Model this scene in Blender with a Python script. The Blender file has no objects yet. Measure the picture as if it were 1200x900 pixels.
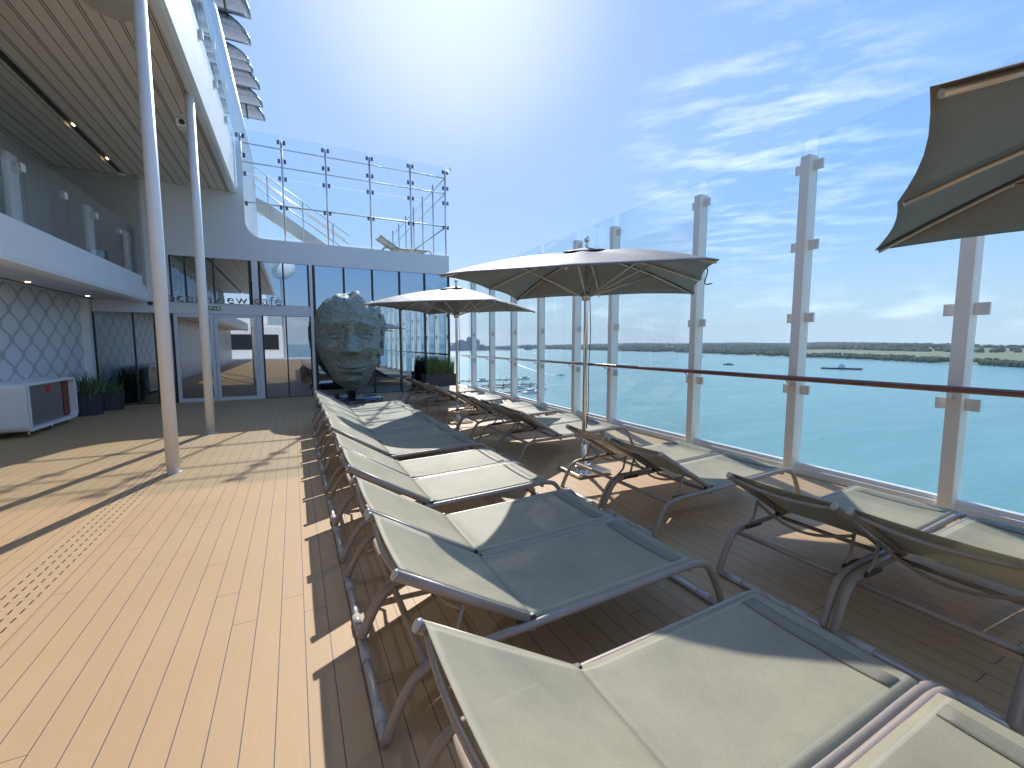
import bpy, bmesh, math, random
from mathutils import Vector, Matrix, noise
R = math.radians
random.seed(7)
sc = bpy.context.scene
COL = sc.collection
# ------------------------------------------------------------------ materials
def mat(name):
    m = bpy.data.materials.new(name); m.use_nodes = True
    nt = m.node_tree; nt.nodes.clear()
    out = nt.nodes.new('ShaderNodeOutputMaterial')
    return m, nt, out
def N(nt, t, **kw):
    n = nt.nodes.new(t)
    for k, v in kw.items(): setattr(n, k, v)
    return n
def setin(nt, n, i, v):
    if isinstance(v, bpy.types.NodeSocket): nt.links.new(v, n.inputs[i])
    else: n.inputs[i].default_value = v
def MA(nt, op, a, b=0.0, c=0.0):
    n = N(nt, 'ShaderNodeMath', operation=op)
    setin(nt, n, 0, a); setin(nt, n, 1, b)
    if op in ('SMOOTH_MIN', 'WRAP', 'MULTIPLY_ADD', 'COMPARE'): setin(nt, n, 2, c)
    return n.outputs[0]
def MIX(nt, f, a, b, blend='MIX'):
    n = N(nt, 'ShaderNodeMix', data_type='RGBA', blend_type=blend)
    setin(nt, n, 0, f); setin(nt, n, 6, a); setin(nt, n, 7, b)
    return n.outputs[2]
def c4(c): return (c[0], c[1], c[2], 1.0)
def noise_tex(nt, vec, scale, detail=3.0, rough=.55):
    n = N(nt, 'ShaderNodeTexNoise'); nt.links.new(vec, n.inputs['Vector'])
    n.inputs['Scale'].default_value = scale; n.inputs['Detail'].default_value = detail
    n.inputs['Roughness'].default_value = rough
    return n.outputs['Fac']
def ramp(nt, f, p0, p1, c0=(0, 0, 0, 1), c1=(1, 1, 1, 1)):
    n = N(nt, 'ShaderNodeMapRange'); nt.links.new(f, n.inputs[0])
    n.inputs[1].default_value = p0; n.inputs[2].default_value = p1
    return n.outputs[0]
def simple(name, col, rough=.5, metal=0.0, var=.12, vscale=3.0, bump=0.0, bscale=60.0, coat=0.0, transl=0.0, spec=.5):
    m, nt, out = mat(name)
    tc = N(nt, 'ShaderNodeTexCoord').outputs['Object']
    p = N(nt, 'ShaderNodeBsdfPrincipled')
    f = noise_tex(nt, tc, vscale, 4)
    cc = MIX(nt, f, c4([x*(1-var) for x in col]), c4([min(1, x*(1+var)) for x in col]))
    nt.links.new(cc, p.inputs['Base Color'])
    r = MA(nt, 'MULTIPLY_ADD', noise_tex(nt, tc, vscale*2.3), .2, rough-.1)
    nt.links.new(r, p.inputs['Roughness'])
    p.inputs['Metallic'].default_value = metal
    p.inputs['Coat Weight'].default_value = coat
    p.inputs['Specular IOR Level'].default_value = spec
    if bump:
        b = N(nt, 'ShaderNodeBump'); b.inputs['Strength'].default_value = bump; b.inputs['Distance'].default_value = .01
        nt.links.new(noise_tex(nt, tc, bscale, 3), b.inputs['Height']); nt.links.new(b.outputs[0], p.inputs['Normal'])
    s = p.outputs[0]
    if transl:
        t = N(nt, 'ShaderNodeBsdfTranslucent'); nt.links.new(cc, t.inputs[0])
        mx = N(nt, 'ShaderNodeMixShader'); mx.inputs[0].default_value = transl
        nt.links.new(s, mx.inputs[1]); nt.links.new(t.outputs[0], mx.inputs[2]); s = mx.outputs[0]
    nt.links.new(s, out.inputs[0])
    return m
M = {}
M['white'] = simple('white_paint', (.84, .84, .83), .38, var=.07, vscale=1.6, bump=.03, bscale=8)
M['grey_white'] = simple('pale_grey_paint', (.72, .73, .75), .45, var=.05, vscale=1.0)
M['post'] = simple('post_paint', (.88, .835, .75), .35, var=.05, vscale=2)
M['taupe'] = simple('taupe_metal', (.36, .30, .25), .42, .12, var=.14, vscale=9, bump=.08, bscale=120)
M['runner'] = simple('runner_metal', (.50, .47, .44), .36, .35, var=.1, vscale=6)
M['glide'] = simple('clear_glide', (.52, .50, .475), .3, 0, var=.05)
M['black'] = simple('black_plastic', (.03, .03, .033), .45, var=.2)
M['darkframe'] = simple('dark_bronze_frame', (.028, .03, .035), .4, .2, var=.1)
M['steel'] = simple('brushed_steel', (.62, .60, .57), .3, .9, var=.07, vscale=14)
M['chrome'] = simple('chrome', (.80, .79, .77), .14, 1, var=.03)
M['clamp'] = simple('clamp_metal', (.76, .73, .67), .45, .1, var=.08, vscale=9)
M['duct'] = simple('duct_metal', (.30, .32, .355), .26, .85, var=.12, vscale=2)
M['ductdark'] = simple('duct_collar', (.10, .08, .07), .5, .6, var=.2)
M['rib'] = simple('rib_metal', (.60, .56, .50), .35, .6, var=.06)
M['teak'] = simple('teak_rail', (.17, .055, .028), .25, 0, var=.3, vscale=5, coat=.6)
M['copper'] = simple('copper_lettering', (.26, .16, .12), .35, .7, var=.15)
M['pot'] = simple('charcoal_pot', (.035, .037, .045), .5, var=.2)
M['leaf'] = simple('succulent_leaf', (.11, .16, .065), .5, var=.5, vscale=9, transl=.15)
M['grassleaf'] = simple('tall_leaf', (.17, .25, .07), .5, var=.5, vscale=7, transl=.25)
M['orange'] = simple('rust_panel', (.22, .055, .025), .6, var=.2)
M['cord'] = simple('cord', (.09, .09, .13), .7, var=.2)
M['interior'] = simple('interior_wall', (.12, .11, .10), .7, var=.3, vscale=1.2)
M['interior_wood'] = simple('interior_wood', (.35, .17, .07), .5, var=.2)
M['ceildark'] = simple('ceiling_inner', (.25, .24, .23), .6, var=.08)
M['innerwall'] = simple('promenade_wall', (.40, .385, .37), .55, var=.12, vscale=.8)
M['boat'] = simple('boat_white', (.75, .76, .76), .4, var=.05)
M['boatdark'] = simple('boat_dark', (.05, .055, .065), .5, var=.2)
M['dock'] = simple('pontoon', (.20, .19, .18), .8, var=.2)
M['tower'] = simple('far_building', (.22, .25, .29), .8, var=.2, vscale=.05)
M['foam'] = simple('foam', (.80, .84, .86), .8, var=.1, vscale=.5)
M['red'] = simple('red_sticker', (.6, .04, .04), .5, var=.05)
M['green'] = simple('exit_green', (.02, .30, .10), .5, var=.05)
M['plinth'] = simple('black_plinth', (.025, .026, .03), .16, var=.2, coat=.5)
M['slide'] = simple('cream_stringer', (.62, .55, .44), .5, var=.1, vscale=2)
M['beige_speaker'] = simple('beige_grille', (.50, .45, .38), .6, var=.05)
M['palegrass'] = simple('meadow', (.20, .215, .105), .9, var=.25, vscale=.01)

# sling fabric
def fabric(name, col, transl, wscale=420, edge=None, opening=0.0):
    m, nt, out = mat(name)
    tc = N(nt, 'ShaderNodeTexCoord').outputs['Object']
    info = N(nt, 'ShaderNodeObjectInfo').outputs['Random']
    tc0 = tc
    ofs = N(nt, 'ShaderNodeVectorMath', operation='SCALE'); ofs.inputs[0].default_value = (13.7, 7.9, 3.1); nt.links.new(info, ofs.inputs['Scale'])
    va = N(nt, 'ShaderNodeVectorMath', operation='ADD'); nt.links.new(tc, va.inputs[0]); nt.links.new(ofs.outputs[0], va.inputs[1])
    tcr = va.outputs[0]
    sp = N(nt, 'ShaderNodeSeparateXYZ'); nt.links.new(tc, sp.inputs[0])
    p = N(nt, 'ShaderNodeBsdfPrincipled')
    f = noise_tex(nt, tcr, 3.0, 6, .7)
    cc = MIX(nt, ramp(nt, f, .3, .7), c4([x*.84 for x in col]), c4([min(1, x*1.12) for x in col]))
    cc = MIX(nt, MA(nt, 'MULTIPLY', info, .12), cc, c4([x*.8 for x in col]))
    g = noise_tex(nt, tc, 260, 2)
    cc = MIX(nt, ramp(nt, g, .35, .75), cc, MIX(nt, .12, cc, (1, 1, .95, 1)))
    if edge:
        ay = MA(nt, 'ABSOLUTE', sp.outputs[1])
        e = MA(nt, 'COMPARE', ay, edge, .007)
        cc = MIX(nt, MA(nt, 'MULTIPLY', e, .28), cc, (.70, .69, .60, 1))
    nt.links.new(cc, p.inputs['Base Color'])
    p.inputs['Roughness'].default_value = .55
    p.inputs['Specular IOR Level'].default_value = .35
    w1 = MA(nt, 'SINE', MA(nt, 'MULTIPLY', sp.outputs[0], wscale*2))
    w2 = MA(nt, 'SINE', MA(nt, 'MULTIPLY', sp.outputs[1], wscale*2))
    b = N(nt, 'ShaderNodeBump'); b.inputs['Strength'].default_value = .22; b.inputs['Distance'].default_value = .001
    mw = N(nt, 'ShaderNodeMapping'); nt.links.new(tcr, mw.inputs[0]); mw.inputs['Scale'].default_value = (4, 1.2, 1)
    wr = noise_tex(nt, mw.outputs[0], 1.6, 3)
    h = MA(nt, 'ADD', MA(nt, 'MULTIPLY', w1, w2), MA(nt, 'ADD', MA(nt, 'MULTIPLY', noise_tex(nt, tc, 90, 2), 1.2), MA(nt, 'MULTIPLY', wr, 22.0)))
    nt.links.new(h, b.inputs['Height']); nt.links.new(b.outputs[0], p.inputs['Normal'])
    t = N(nt, 'ShaderNodeBsdfTranslucent'); nt.links.new(cc, t.inputs[0])
    mx = N(nt, 'ShaderNodeMixShader'); mx.inputs[0].default_value = transl
    nt.links.new(p.outputs[0], mx.inputs[1]); nt.links.new(t.outputs[0], mx.inputs[2])
    sh = mx.outputs[0]
    if opening:
        tp = N(nt, 'ShaderNodeBsdfTransparent'); m2 = N(nt, 'ShaderNodeMixShader'); m2.inputs[0].default_value = opening
        nt.links.new(sh, m2.inputs[1]); nt.links.new(tp.outputs[0], m2.inputs[2]); sh = m2.outputs[0]
    nt.links.new(sh, out.inputs[0])
    return m
M['sling'] = fabric('sling_mesh', (.425, .39, .262), .16, edge=.292, opening=.17)
M['band'] = fabric('sling_band', (.25, .232, .165), .16)
M['canopy'] = fabric('canopy_cloth', (.172, .165, .160), .0)

# deck planks
def deck_mat():
    m, nt, out = mat('deck_planks')
    tc = N(nt, 'ShaderNodeTexCoord').outputs['Object']
    sp = N(nt, 'ShaderNodeSeparateXYZ'); nt.links.new(tc, sp.inputs[0])
    x = MA(nt, 'DIVIDE', MA(nt, 'ADD', sp.outputs[0], .0085), .12345)
    idx = MA(nt, 'FLOOR', x); fx = MA(nt, 'FRACT', x)
    d = MA(nt, 'MINIMUM', fx, MA(nt, 'SUBTRACT', 1.0, fx))
    seam = MA(nt, 'LESS_THAN', d, .019)
    wn = N(nt, 'ShaderNodeTexWhiteNoise', noise_dimensions='1D'); nt.links.new(idx, wn.inputs['W'])
    y = MA(nt, 'ADD', MA(nt, 'DIVIDE', sp.outputs[1], 3.7), MA(nt, 'MULTIPLY', wn.outputs['Value'], 7.3))
    fy = MA(nt, 'FRACT', y); iy = MA(nt, 'FLOOR', y)
    joint = MA(nt, 'LESS_THAN', fy, .0012)
    wn2 = N(nt, 'ShaderNodeTexWhiteNoise', noise_dimensions='2D')
    cb = N(nt, 'ShaderNodeCombineXYZ'); nt.links.new(idx, cb.inputs[0]); nt.links.new(iy, cb.inputs[1])
    nt.links.new(cb.outputs[0], wn2.inputs['Vector'])
    # longitudinal grain
    mp = N(nt, 'ShaderNodeMapping'); nt.links.new(tc, mp.inputs[0]); mp.inputs['Scale'].default_value = (60, 3, 1)
    gr = noise_tex(nt, mp.outputs[0], 1.6, 5, .6)
    big = noise_tex(nt, tc, .9, 4)
    fine = noise_tex(nt, tc, 240, 2)
    c = MIX(nt, gr, (.485, .308, .152, 1), (.575, .385, .198, 1))
    c = MIX(nt, ramp(nt, big, .35, .7), c, MIX(nt, .35, c, (.60, .42, .23, 1)))
    c = MIX(nt, MA(nt, 'MULTIPLY', wn2.outputs['Value'], .26), c, (.47, .315, .19, 1))
    c = MIX(nt, MA(nt, 'MULTIPLY', fine, .16), c, (.40, .23, .11, 1))
    st = noise_tex(nt, tc, 5.0, 3)
    c = MIX(nt, MA(nt, 'MULTIPLY', ramp(nt, st, .66, .74), .10), c, (.36, .22, .13, 1))
    line = MA(nt, 'MAXIMUM', seam, joint)
    c = MIX(nt, line, c, (.12, .10, .10, 1))
    p = N(nt, 'ShaderNodeBsdfPrincipled'); nt.links.new(c, p.inputs['Base Color'])
    nt.links.new(MA(nt, 'MULTIPLY_ADD', big, .25, .42), p.inputs['Roughness'])
    p.inputs['Specular IOR Level'].default_value = .3
    b = N(nt, 'ShaderNodeBump'); b.inputs['Strength'].default_value = .35; b.inputs['Distance'].default_value = .003
    h = MA(nt, 'ADD', MA(nt, 'MULTIPLY', line, -1.0), MA(nt, 'MULTIPLY', gr, .25))
    nt.links.new(h, b.inputs['Height']); nt.links.new(b.outputs[0], p.inputs['Normal'])
    nt.links.new(p.outputs[0], out.inputs[0])
    return m
M['deck'] = deck_mat()
def drain_mat():
    m, nt, out = mat('drain_cover')
    tc = N(nt, 'ShaderNodeTexCoord').outputs['Object']
    sp = N(nt, 'ShaderNodeSeparateXYZ'); nt.links.new(tc, sp.inputs[0])
    x = MA(nt, 'DIVIDE', MA(nt, 'ADD', sp.outputs[0], 1.735), .062)
    fx = MA(nt, 'FRACT', x)
    y = MA(nt, 'DIVIDE', sp.outputs[1], .098)
    y = MA(nt, 'ADD', y, MA(nt, 'MULTIPLY', MA(nt, 'FLOOR', x), .18))
    fy = MA(nt, 'FRACT', y)
    sx = MA(nt, 'LESS_THAN', MA(nt, 'ABSOLUTE', MA(nt, 'SUBTRACT', fx, .5)), .085)
    sy = MA(nt, 'LESS_THAN', MA(nt, 'ABSOLUTE', MA(nt, 'SUBTRACT', fy, .5)), .30)
    inr = MA(nt, 'MULTIPLY', MA(nt, 'GREATER_THAN', x, 0.0), MA(nt, 'LESS_THAN', x, 4.0))
    s = MA(nt, 'MULTIPLY', MA(nt, 'MULTIPLY', sx, sy), inr)
    e = MA(nt, 'ADD', MA(nt, 'COMPARE', sp.outputs[0], -1.775, .004), MA(nt, 'COMPARE', sp.outputs[0], -1.448, .004))
    jn = MA(nt, 'MULTIPLY', MA(nt, 'LESS_THAN', MA(nt, 'FRACT', MA(nt, 'DIVIDE', MA(nt, 'SUBTRACT', sp.outputs[1], .67), 3.0)), .0015), inr)
    s = MA(nt, 'MAXIMUM', s, MA(nt, 'MULTIPLY', MA(nt, 'MAXIMUM', e, jn), .45))
    gr = noise_tex(nt, tc, 30, 4)
    c = MIX(nt, gr, (.49, .312, .158, 1), (.565, .38, .20, 1))
    c = MIX(nt, s, c, (.05, .035, .025, 1))
    p = N(nt, 'ShaderNodeBsdfPrincipled'); nt.links.new(c, p.inputs['Base Color']); p.inputs['Roughness'].default_value = .55
    b = N(nt, 'ShaderNodeBump'); b.inputs['Strength'].default_value = .6; b.inputs['Distance'].default_value = .006
    nt.links.new(MA(nt, 'MULTIPLY', s, -1.0), b.inputs['Height']); nt.links.new(b.outputs[0], p.inputs['Normal'])
    nt.links.new(p.outputs[0], out.inputs[0]); return m
M['drain'] = drain_mat()
# ceiling slats
def ceil_mat():
    m, nt, out = mat('ceiling_slats')
    tc = N(nt, 'ShaderNodeTexCoord').outputs['Object']
    sp = N(nt, 'ShaderNodeSeparateXYZ'); nt.links.new(tc, sp.inputs[0])
    x = MA(nt, 'DIVIDE', sp.outputs[0], .38); fx = MA(nt, 'FRACT', x)
    a = MA(nt, 'COMPARE', fx, .10, .018); b_ = MA(nt, 'COMPARE', fx, .19, .018); c_ = MA(nt, 'COMPARE', fx, .64, .016)
    s = MA(nt, 'MAXIMUM', MA(nt, 'MAXIMUM', a, b_), c_)
    wn = N(nt, 'ShaderNodeTexWhiteNoise', noise_dimensions='1D'); nt.links.new(MA(nt, 'FLOOR', x), wn.inputs['W'])
    c = MIX(nt, wn.outputs['Value'], (.76, .65, .53, 1), (.84, .73, .61, 1))
    c = MIX(nt, noise_tex(nt, tc, 2.2, 4), MIX(nt, .12, c, (.4, .35, .3, 1)), c)
    c = MIX(nt, s, c, (.13, .115, .10, 1))
    p = N(nt, 'ShaderNodeBsdfPrincipled'); nt.links.new(c, p.inputs['Base Color']); p.inputs['Roughness'].default_value = .5
    bb = N(nt, 'ShaderNodeBump'); bb.inputs['Strength'].default_value = .8; bb.inputs['Distance'].default_value = .02
    nt.links.new(MA(nt, 'MULTIPLY', s, -1.0), bb.inputs['Height']); nt.links.new(bb.outputs[0], p.inputs['Normal'])
    nt.links.new(p.outputs[0], out.inputs[0]); return m
M['ceil'] = ceil_mat()
# ogee lattice wall
def ogee_mat():
    m, nt, out = mat('ogee_wall')
    tc = N(nt, 'ShaderNodeTexCoord').outputs['Object']
    sp = N(nt, 'ShaderNodeSeparateXYZ'); nt.links.new(tc, sp.inputs[0])
    t = MA(nt, 'DIVIDE', sp.outputs[1], .34)
    ph = MA(nt, 'MULTIPLY', sp.outputs[2], 2*math.pi/.56)
    g = MA(nt, 'MULTIPLY', MA(nt, 'COSINE', ph), .46)
    def fam(v):
        f = MA(nt, 'FRACT', MA(nt, 'DIVIDE', v, 2.0))
        return MA(nt, 'ABSOLUTE', MA(nt, 'SUBTRACT', f, .5))
    d = MA(nt, 'MINIMUM', fam(MA(nt, 'SUBTRACT', t, g)), fam(MA(nt, 'ADD', MA(nt, 'ADD', t, g), 1.0)))
    line = MA(nt, 'SUBTRACT', 1.0, ramp(nt, d, .065, .085))
    near = ramp(nt, MA(nt, 'ABSOLUTE', MA(nt, 'COSINE', ph)), .86, .93)
    bars = MA(nt, 'GREATER_THAN', MA(nt, 'SINE', MA(nt, 'MULTIPLY', sp.outputs[2], 150.0)), .1)
    wide = MA(nt, 'LESS_THAN', d, .11)
    bar = MA(nt, 'MULTIPLY', MA(nt, 'MULTIPLY', near, bars), wide)
    msk = MA(nt, 'MAXIMUM', MA(nt, 'MULTIPLY', line, .85), bar)
    msk = MA(nt, 'MULTIPLY', msk, MA(nt, 'MULTIPLY_ADD', noise_tex(nt, tc, 9, 3), .5, .65))
    c = MIX(nt, msk, (.74, .75, .76, 1), (.40, .39, .38, 1))
    p = N(nt, 'ShaderNodeBsdfPrincipled'); nt.links.new(c, p.inputs['Base Color']); p.inputs['Roughness'].default_value = .35
    b = N(nt, 'ShaderNodeBump'); b.inputs['Strength'].default_value = .5; b.inputs['Distance'].default_value = .01
    nt.links.new(msk, b.inputs['Height']); nt.links.new(b.outputs[0], p.inputs['Normal'])
    nt.links.new(p.outputs[0], out.inputs[0]); return m
M['ogee'] = ogee_mat()
# glass: thin pane, tinted transmission + mirror reflection
def glass(name, tint, refl_col, base, k):
    m, nt, out = mat(name)
    tr = N(nt, 'ShaderNodeBsdfTransparent'); tr.inputs[0].default_value = c4(tint)
    gl = N(nt, 'ShaderNodeBsdfGlossy'); gl.inputs['Color'].default_value = c4(refl_col); gl.inputs['Roughness'].default_value = 0.0
    fr = N(nt, 'ShaderNodeFresnel'); fr.inputs[0].default_value = 1.48
    f = MA(nt, 'MULTIPLY_ADD', fr.outputs[0], k, base)
    mx = N(nt, 'ShaderNodeMixShader'); nt.links.new(f, mx.inputs[0])
    nt.links.new(tr.outputs[0], mx.inputs[1]); nt.links.new(gl.outputs[0], mx.inputs[2])
    nt.links.new(mx.outputs[0], out.inputs[0]); return m
M['glass'] = glass('screen_glass', (.925, .965, .97), (.95, 1, 1), .0, .15)
M['frontsteel'] = simple('front_steel', (.34, .335, .32), .32, .7, var=.05, vscale=1.5)
M['clear'] = glass('balcony_glass', (.93, .93, .925), (.9, .9, .9), .0, .35)
M['rim'] = simple('glass_edge', (.45, .62, .60), .2, var=.05)
M['mirror_glass'] = glass('facade_glass', (.17, .21, .22), (.62, .80, 1.0), .50, .35)
M['tint_glass'] = glass('door_glass', (.26, .28, .28), (.82, .88, .95), .40, .45)
# sculpture bronze
def bronze():
    m, nt, out = mat('verdigris_bronze')
    tc = N(nt, 'ShaderNodeTexCoord').outputs['Object']
    v = N(nt, 'ShaderNodeTexVoronoi', feature='DISTANCE_TO_EDGE'); v.inputs['Scale'].default_value = 4.2
    wv = N(nt, 'ShaderNodeVectorMath', operation='ADD'); nt.links.new(tc, wv.inputs[0])
    n3 = N(nt, 'ShaderNodeTexNoise'); n3.inputs['Scale'].default_value = 3.5; nt.links.new(tc, n3.inputs['Vector'])
    sc3 = N(nt, 'ShaderNodeVectorMath', operation='SCALE'); nt.links.new(n3.outputs['Color'], sc3.inputs[0]); sc3.inputs['Scale'].default_value = .35
    nt.links.new(sc3.outputs[0], wv.inputs[1]); nt.links.new(wv.outputs[0], v.inputs['Vector'])
    crack = ramp(nt, v.outputs['Distance'], .0, .028)
    c = MIX(nt, noise_tex(nt, tc, 5, 6, .7), (.15, .19, .165, 1), (.34, .405, .36, 1))
    c = MIX(nt, ramp(nt, noise_tex(nt, tc, 16, 4), .5, .75), c, (.38, .43, .385, 1))
    c = MIX(nt, MA(nt, 'MULTIPLY_ADD', crack, .6, .4), (.07, .085, .075, 1), c)
    p = N(nt, 'ShaderNodeBsdfPrincipled'); nt.links.new(c, p.inputs['Base Color'])
    p.inputs['Roughness'].default_value = .6; p.inputs['Metallic'].default_value = .15
    b = N(nt, 'ShaderNodeBump'); b.inputs['Strength'].default_value = .55; b.inputs['Distance'].default_value = .02
    h = MA(nt, 'ADD', crack, MA(nt, 'MULTIPLY', noise_tex(nt, tc, 22, 5, .7), 1.3))
    nt.links.new(h, b.inputs['Height']); nt.links.new(b.outputs[0], p.inputs['Normal'])
    nt.links.new(p.outputs[0], out.inputs[0]); return m
M['bronze'] = bronze()
def sea_mat():
    m, nt, out = mat('sea_water')
    tc = N(nt, 'ShaderNodeTexCoord').outputs['Object']
    p = N(nt, 'ShaderNodeBsdfPrincipled')
    mp = N(nt, 'ShaderNodeMapping'); nt.links.new(tc, mp.inputs[0]); mp.inputs['Scale'].default_value = (.004, .012, 1); mp.inputs['Rotation'].default_value = (0, 0, .5)
    big = noise_tex(nt, mp.outputs[0], 1.0, 5, .6)
    c = MIX(nt, ramp(nt, big, .3, .7), (.105, .275, .255, 1), (.165, .355, .325, 1))
    mp2 = N(nt, 'ShaderNodeMapping'); nt.links.new(tc, mp2.inputs[0]); mp2.inputs['Scale'].default_value = (.02, .11, 1); mp2.inputs['Rotation'].default_value = (0, 0, .9)
    c = MIX(nt, MA(nt, 'MULTIPLY', ramp(nt, noise_tex(nt, mp2.outputs[0], 1.0, 4), .46, .72), .34), c, (.24, .43, .41, 1))
    nt.links.new(c, p.inputs['Base Color'])
    p.inputs['Roughness'].default_value = .22; p.inputs['Specular IOR Level'].default_value = .45
    b = N(nt, 'ShaderNodeBump'); b.inputs['Strength'].default_value = .55; b.inputs['Distance'].default_value = .6
    h = MA(nt, 'ADD', noise_tex(nt, tc, .35, 6, .65), MA(nt, 'MULTIPLY', noise_tex(nt, tc, 1.6, 3), .25))
    nt.links.new(h, b.inputs['Height']); nt.links.new(b.outputs[0], p.inputs['Normal'])
    nt.links.new(p.outputs[0], out.inputs[0]); return m
M['sea'] = sea_mat()
M['wood'] = simple('far_wood', (.07, .095, .06), .9, var=.45, vscale=.02, spec=.1)  # base green lightened and greyed so the colour itself carries some distance haze
M['land'] = simple('far_land', (.10, .13, .055), .95, var=.3, vscale=.004, spec=.1)

# ------------------------------------------------------------------ mesh helpers
class MB:
    def __init__(s): s.bm = bmesh.new()
    def box(s, x0, x1, y0, y1, z0, z1, bev=0.0, rot=None, piv=None):
        b = bmesh.new()
        r = bmesh.ops.create_cube(b, size=1)
        for v in b.verts:
            v.co = Vector(((x0+x1)/2+v.co.x*(x1-x0), (y0+y1)/2+v.co.y*(y1-y0), (z0+z1)/2+v.co.z*(z1-z0)))
        if bev: bmesh.ops.bevel(b, geom=b.edges[:], offset=bev, segments=2, affect='EDGES', profile=.6)
        if rot is not None:
            pv = Vector(piv or ((x0+x1)/2, (y0+y1)/2, (z0+z1)/2))
            for v in b.verts: v.co = pv + rot @ (v.co-pv)
        s._join(b); return s
    def _join(s, b):
        me = bpy.data.meshes.new('tmp'); b.to_mesh(me); b.free(); s.bm.from_mesh(me); bpy.data.meshes.remove(me)
    def tube(s, pts, r, seg=10, smooth=0, cap=True, ry=None, closed=False):
        P = [Vector(p) for p in pts]
        if smooth: P = catmull(P, smooth)
        n = len(P); rings = []
        T0 = None; up = None
        for i, p in enumerate(P):
            t = ((P[min(i+1, n-1)]-P[max(i-1, 0)])).normalized()
            if up is None:
                up = Vector((0, 0, 1)) if abs(t.z) < .9 else Vector((1, 0, 0))
            sd = t.cross(up).normalized(); up2 = sd.cross(t).normalized(); up = up2
            rr = r[i*(len(r)-1)//(n-1)] if isinstance(r, (list, tuple)) else r
            rb = rr*(ry if ry else 1)
            rings.append([s.bm.verts.new(p+sd*math.cos(a)*rr+up2*math.sin(a)*rb) for a in [2*math.pi*k/seg for k in range(seg)]])
        for i in range(n-1):
            for k in range(seg):
                f = s.bm.faces.new((rings[i][k], rings[i][(k+1) % seg], rings[i+1][(k+1) % seg], rings[i+1][k])); f.smooth = True
        if cap:
            s.bm.faces.new(rings[0][::-1]); s.bm.faces.new(rings[-1])
        return s
    def sheet(s, fn, nu, nv, th=.003):
        g = [[Vector(fn(i/nu, j/nv)) for j in range(nv+1)] for i in range(nu+1)]
        top = []; bot = []
        for i in range(nu+1):
            rt = []; rb = []
            for j in range(nv+1):
                a = g[min(i+1, nu)][j]-g[max(i-1, 0)][j]; b = g[i][min(j+1, nv)]-g[i][max(j-1, 0)]
                n = a.cross(b).normalized()
                rt.append(s.bm.verts.new(g[i][j]+n*th/2)); rb.append(s.bm.verts.new(g[i][j]-n*th/2))
            top.append(rt); bot.append(rb)
        def q(a, b, c, d):
            f = s.bm.faces.new((a, b, c, d)); f.smooth = True
        for i in range(nu):
            for j in range(nv):
                q(top[i][j], top[i+1][j], top[i+1][j+1], top[i][j+1])
                q(bot[i][j+1], bot[i+1][j+1], bot[i+1][j], bot[i][j])
        for i in range(nu):
            q(top[i][0], bot[i][0], bot[i+1][0], top[i+1][0]); q(top[i+1][nv], bot[i+1][nv], bot[i][nv], top[i][nv])
        for j in range(nv):
            q(top[0][j+1], bot[0][j+1], bot[0][j], top[0][j]); q(top[nu][j], bot[nu][j], bot[nu][j+1], top[nu][j+1])
        return s
    def lathe(s, prof, cx=0, cy=0, seg=24):
        rings = []
        for r, z in prof:
            rings.append([s.bm.verts.new((cx+r*math.cos(2*math.pi*k/seg), cy+r*math.sin(2*math.pi*k/seg), z)) for k in range(seg)])
        for i in range(len(rings)-1):
            for k in range(seg):
                f = s.bm.faces.new((rings[i][k], rings[i][(k+1) % seg], rings[i+1][(k+1) % seg], rings[i+1][k])); f.smooth = True
        s.bm.faces.new(rings[0][::-1]); s.bm.faces.new(rings[-1]); return s
    def prism(s, poly, axis, a0, a1):
        # poly: list of 2D points in the other two axes (order x,y,z without axis)
        def mk(p, a):
            v = list(p); v.insert(axis, a); return s.bm.verts.new(v)
        A = [mk(p, a0) for p in poly]; B = [mk(p, a1) for p in poly]; n = len(poly)
        s.bm.faces.new(A[::-1]); s.bm.faces.new(B)
        for i in range(n): s.bm.faces.new((A[i], A[(i+1) % n], B[(i+1) % n], B[i]))
        return s
    def build(s, name, m, parent=None, autosmooth=True):
        bmesh.ops.recalc_face_normals(s.bm, faces=s.bm.faces[:])
        me = bpy.data.meshes.new(name); s.bm.to_mesh(me); s.bm.free()
        me.materials.append(M[m] if isinstance(m, str) else m)
        o = bpy.data.objects.new(name, me); COL.objects.link(o)
        if parent: o.parent = parent
        return o
def catmull(P, n):
    out = []
    for i in range(len(P)-1):
        p0 = P[max(i-1, 0)]; p1 = P[i]; p2 = P[i+1]; p3 = P[min(i+2, len(P)-1)]
        for k in range(n):
            t = k/n
            out.append(.5*((2*p1)+(p2-p0)*t+(2*p0-5*p1+4*p2-p3)*t*t+(3*p1-p0-3*p2+p3)*t**3))
    out.append(P[-1]); return out
def tag(o, label=None, cat=None, group=None, kind=None):
    if label: o['label'] = label
    if cat: o['category'] = cat
    if group: o['group'] = group
    if kind: o['kind'] = kind
    return o
def thing(name, label, cat, loc=(0, 0, 0), rz=0, group=None):
    o = bpy.data.objects.new(name, None); COL.objects.link(o); o.empty_display_size = .1
    o.location = loc; o.rotation_euler = (0, 0, rz); return tag(o, label, cat, group)
def copy_tree(o, parent=None):
    c = o.copy(); COL.objects.link(c); c.parent = parent
    for ch in list(o.children): copy_tree(ch, c)
    return c
def off(o, loc):   # give children world-built geometry: parent empty stays at loc, child offset
    for ch in o.children: ch.location = (-loc[0], -loc[1], -loc[2])

def rrect(y0, y1, z0, z1, r, n=6):
    P = []
    for cy, cz, a0 in ((y1-r, z1-r, 0), (y0+r, z1-r, 90), (y0+r, z0+r, 180), (y1-r, z0+r, 270)):
        for k in range(n+1):
            a = R(a0+90*k/n); P.append((cy+r*math.cos(a), cz+r*math.sin(a)))
    return P
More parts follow.
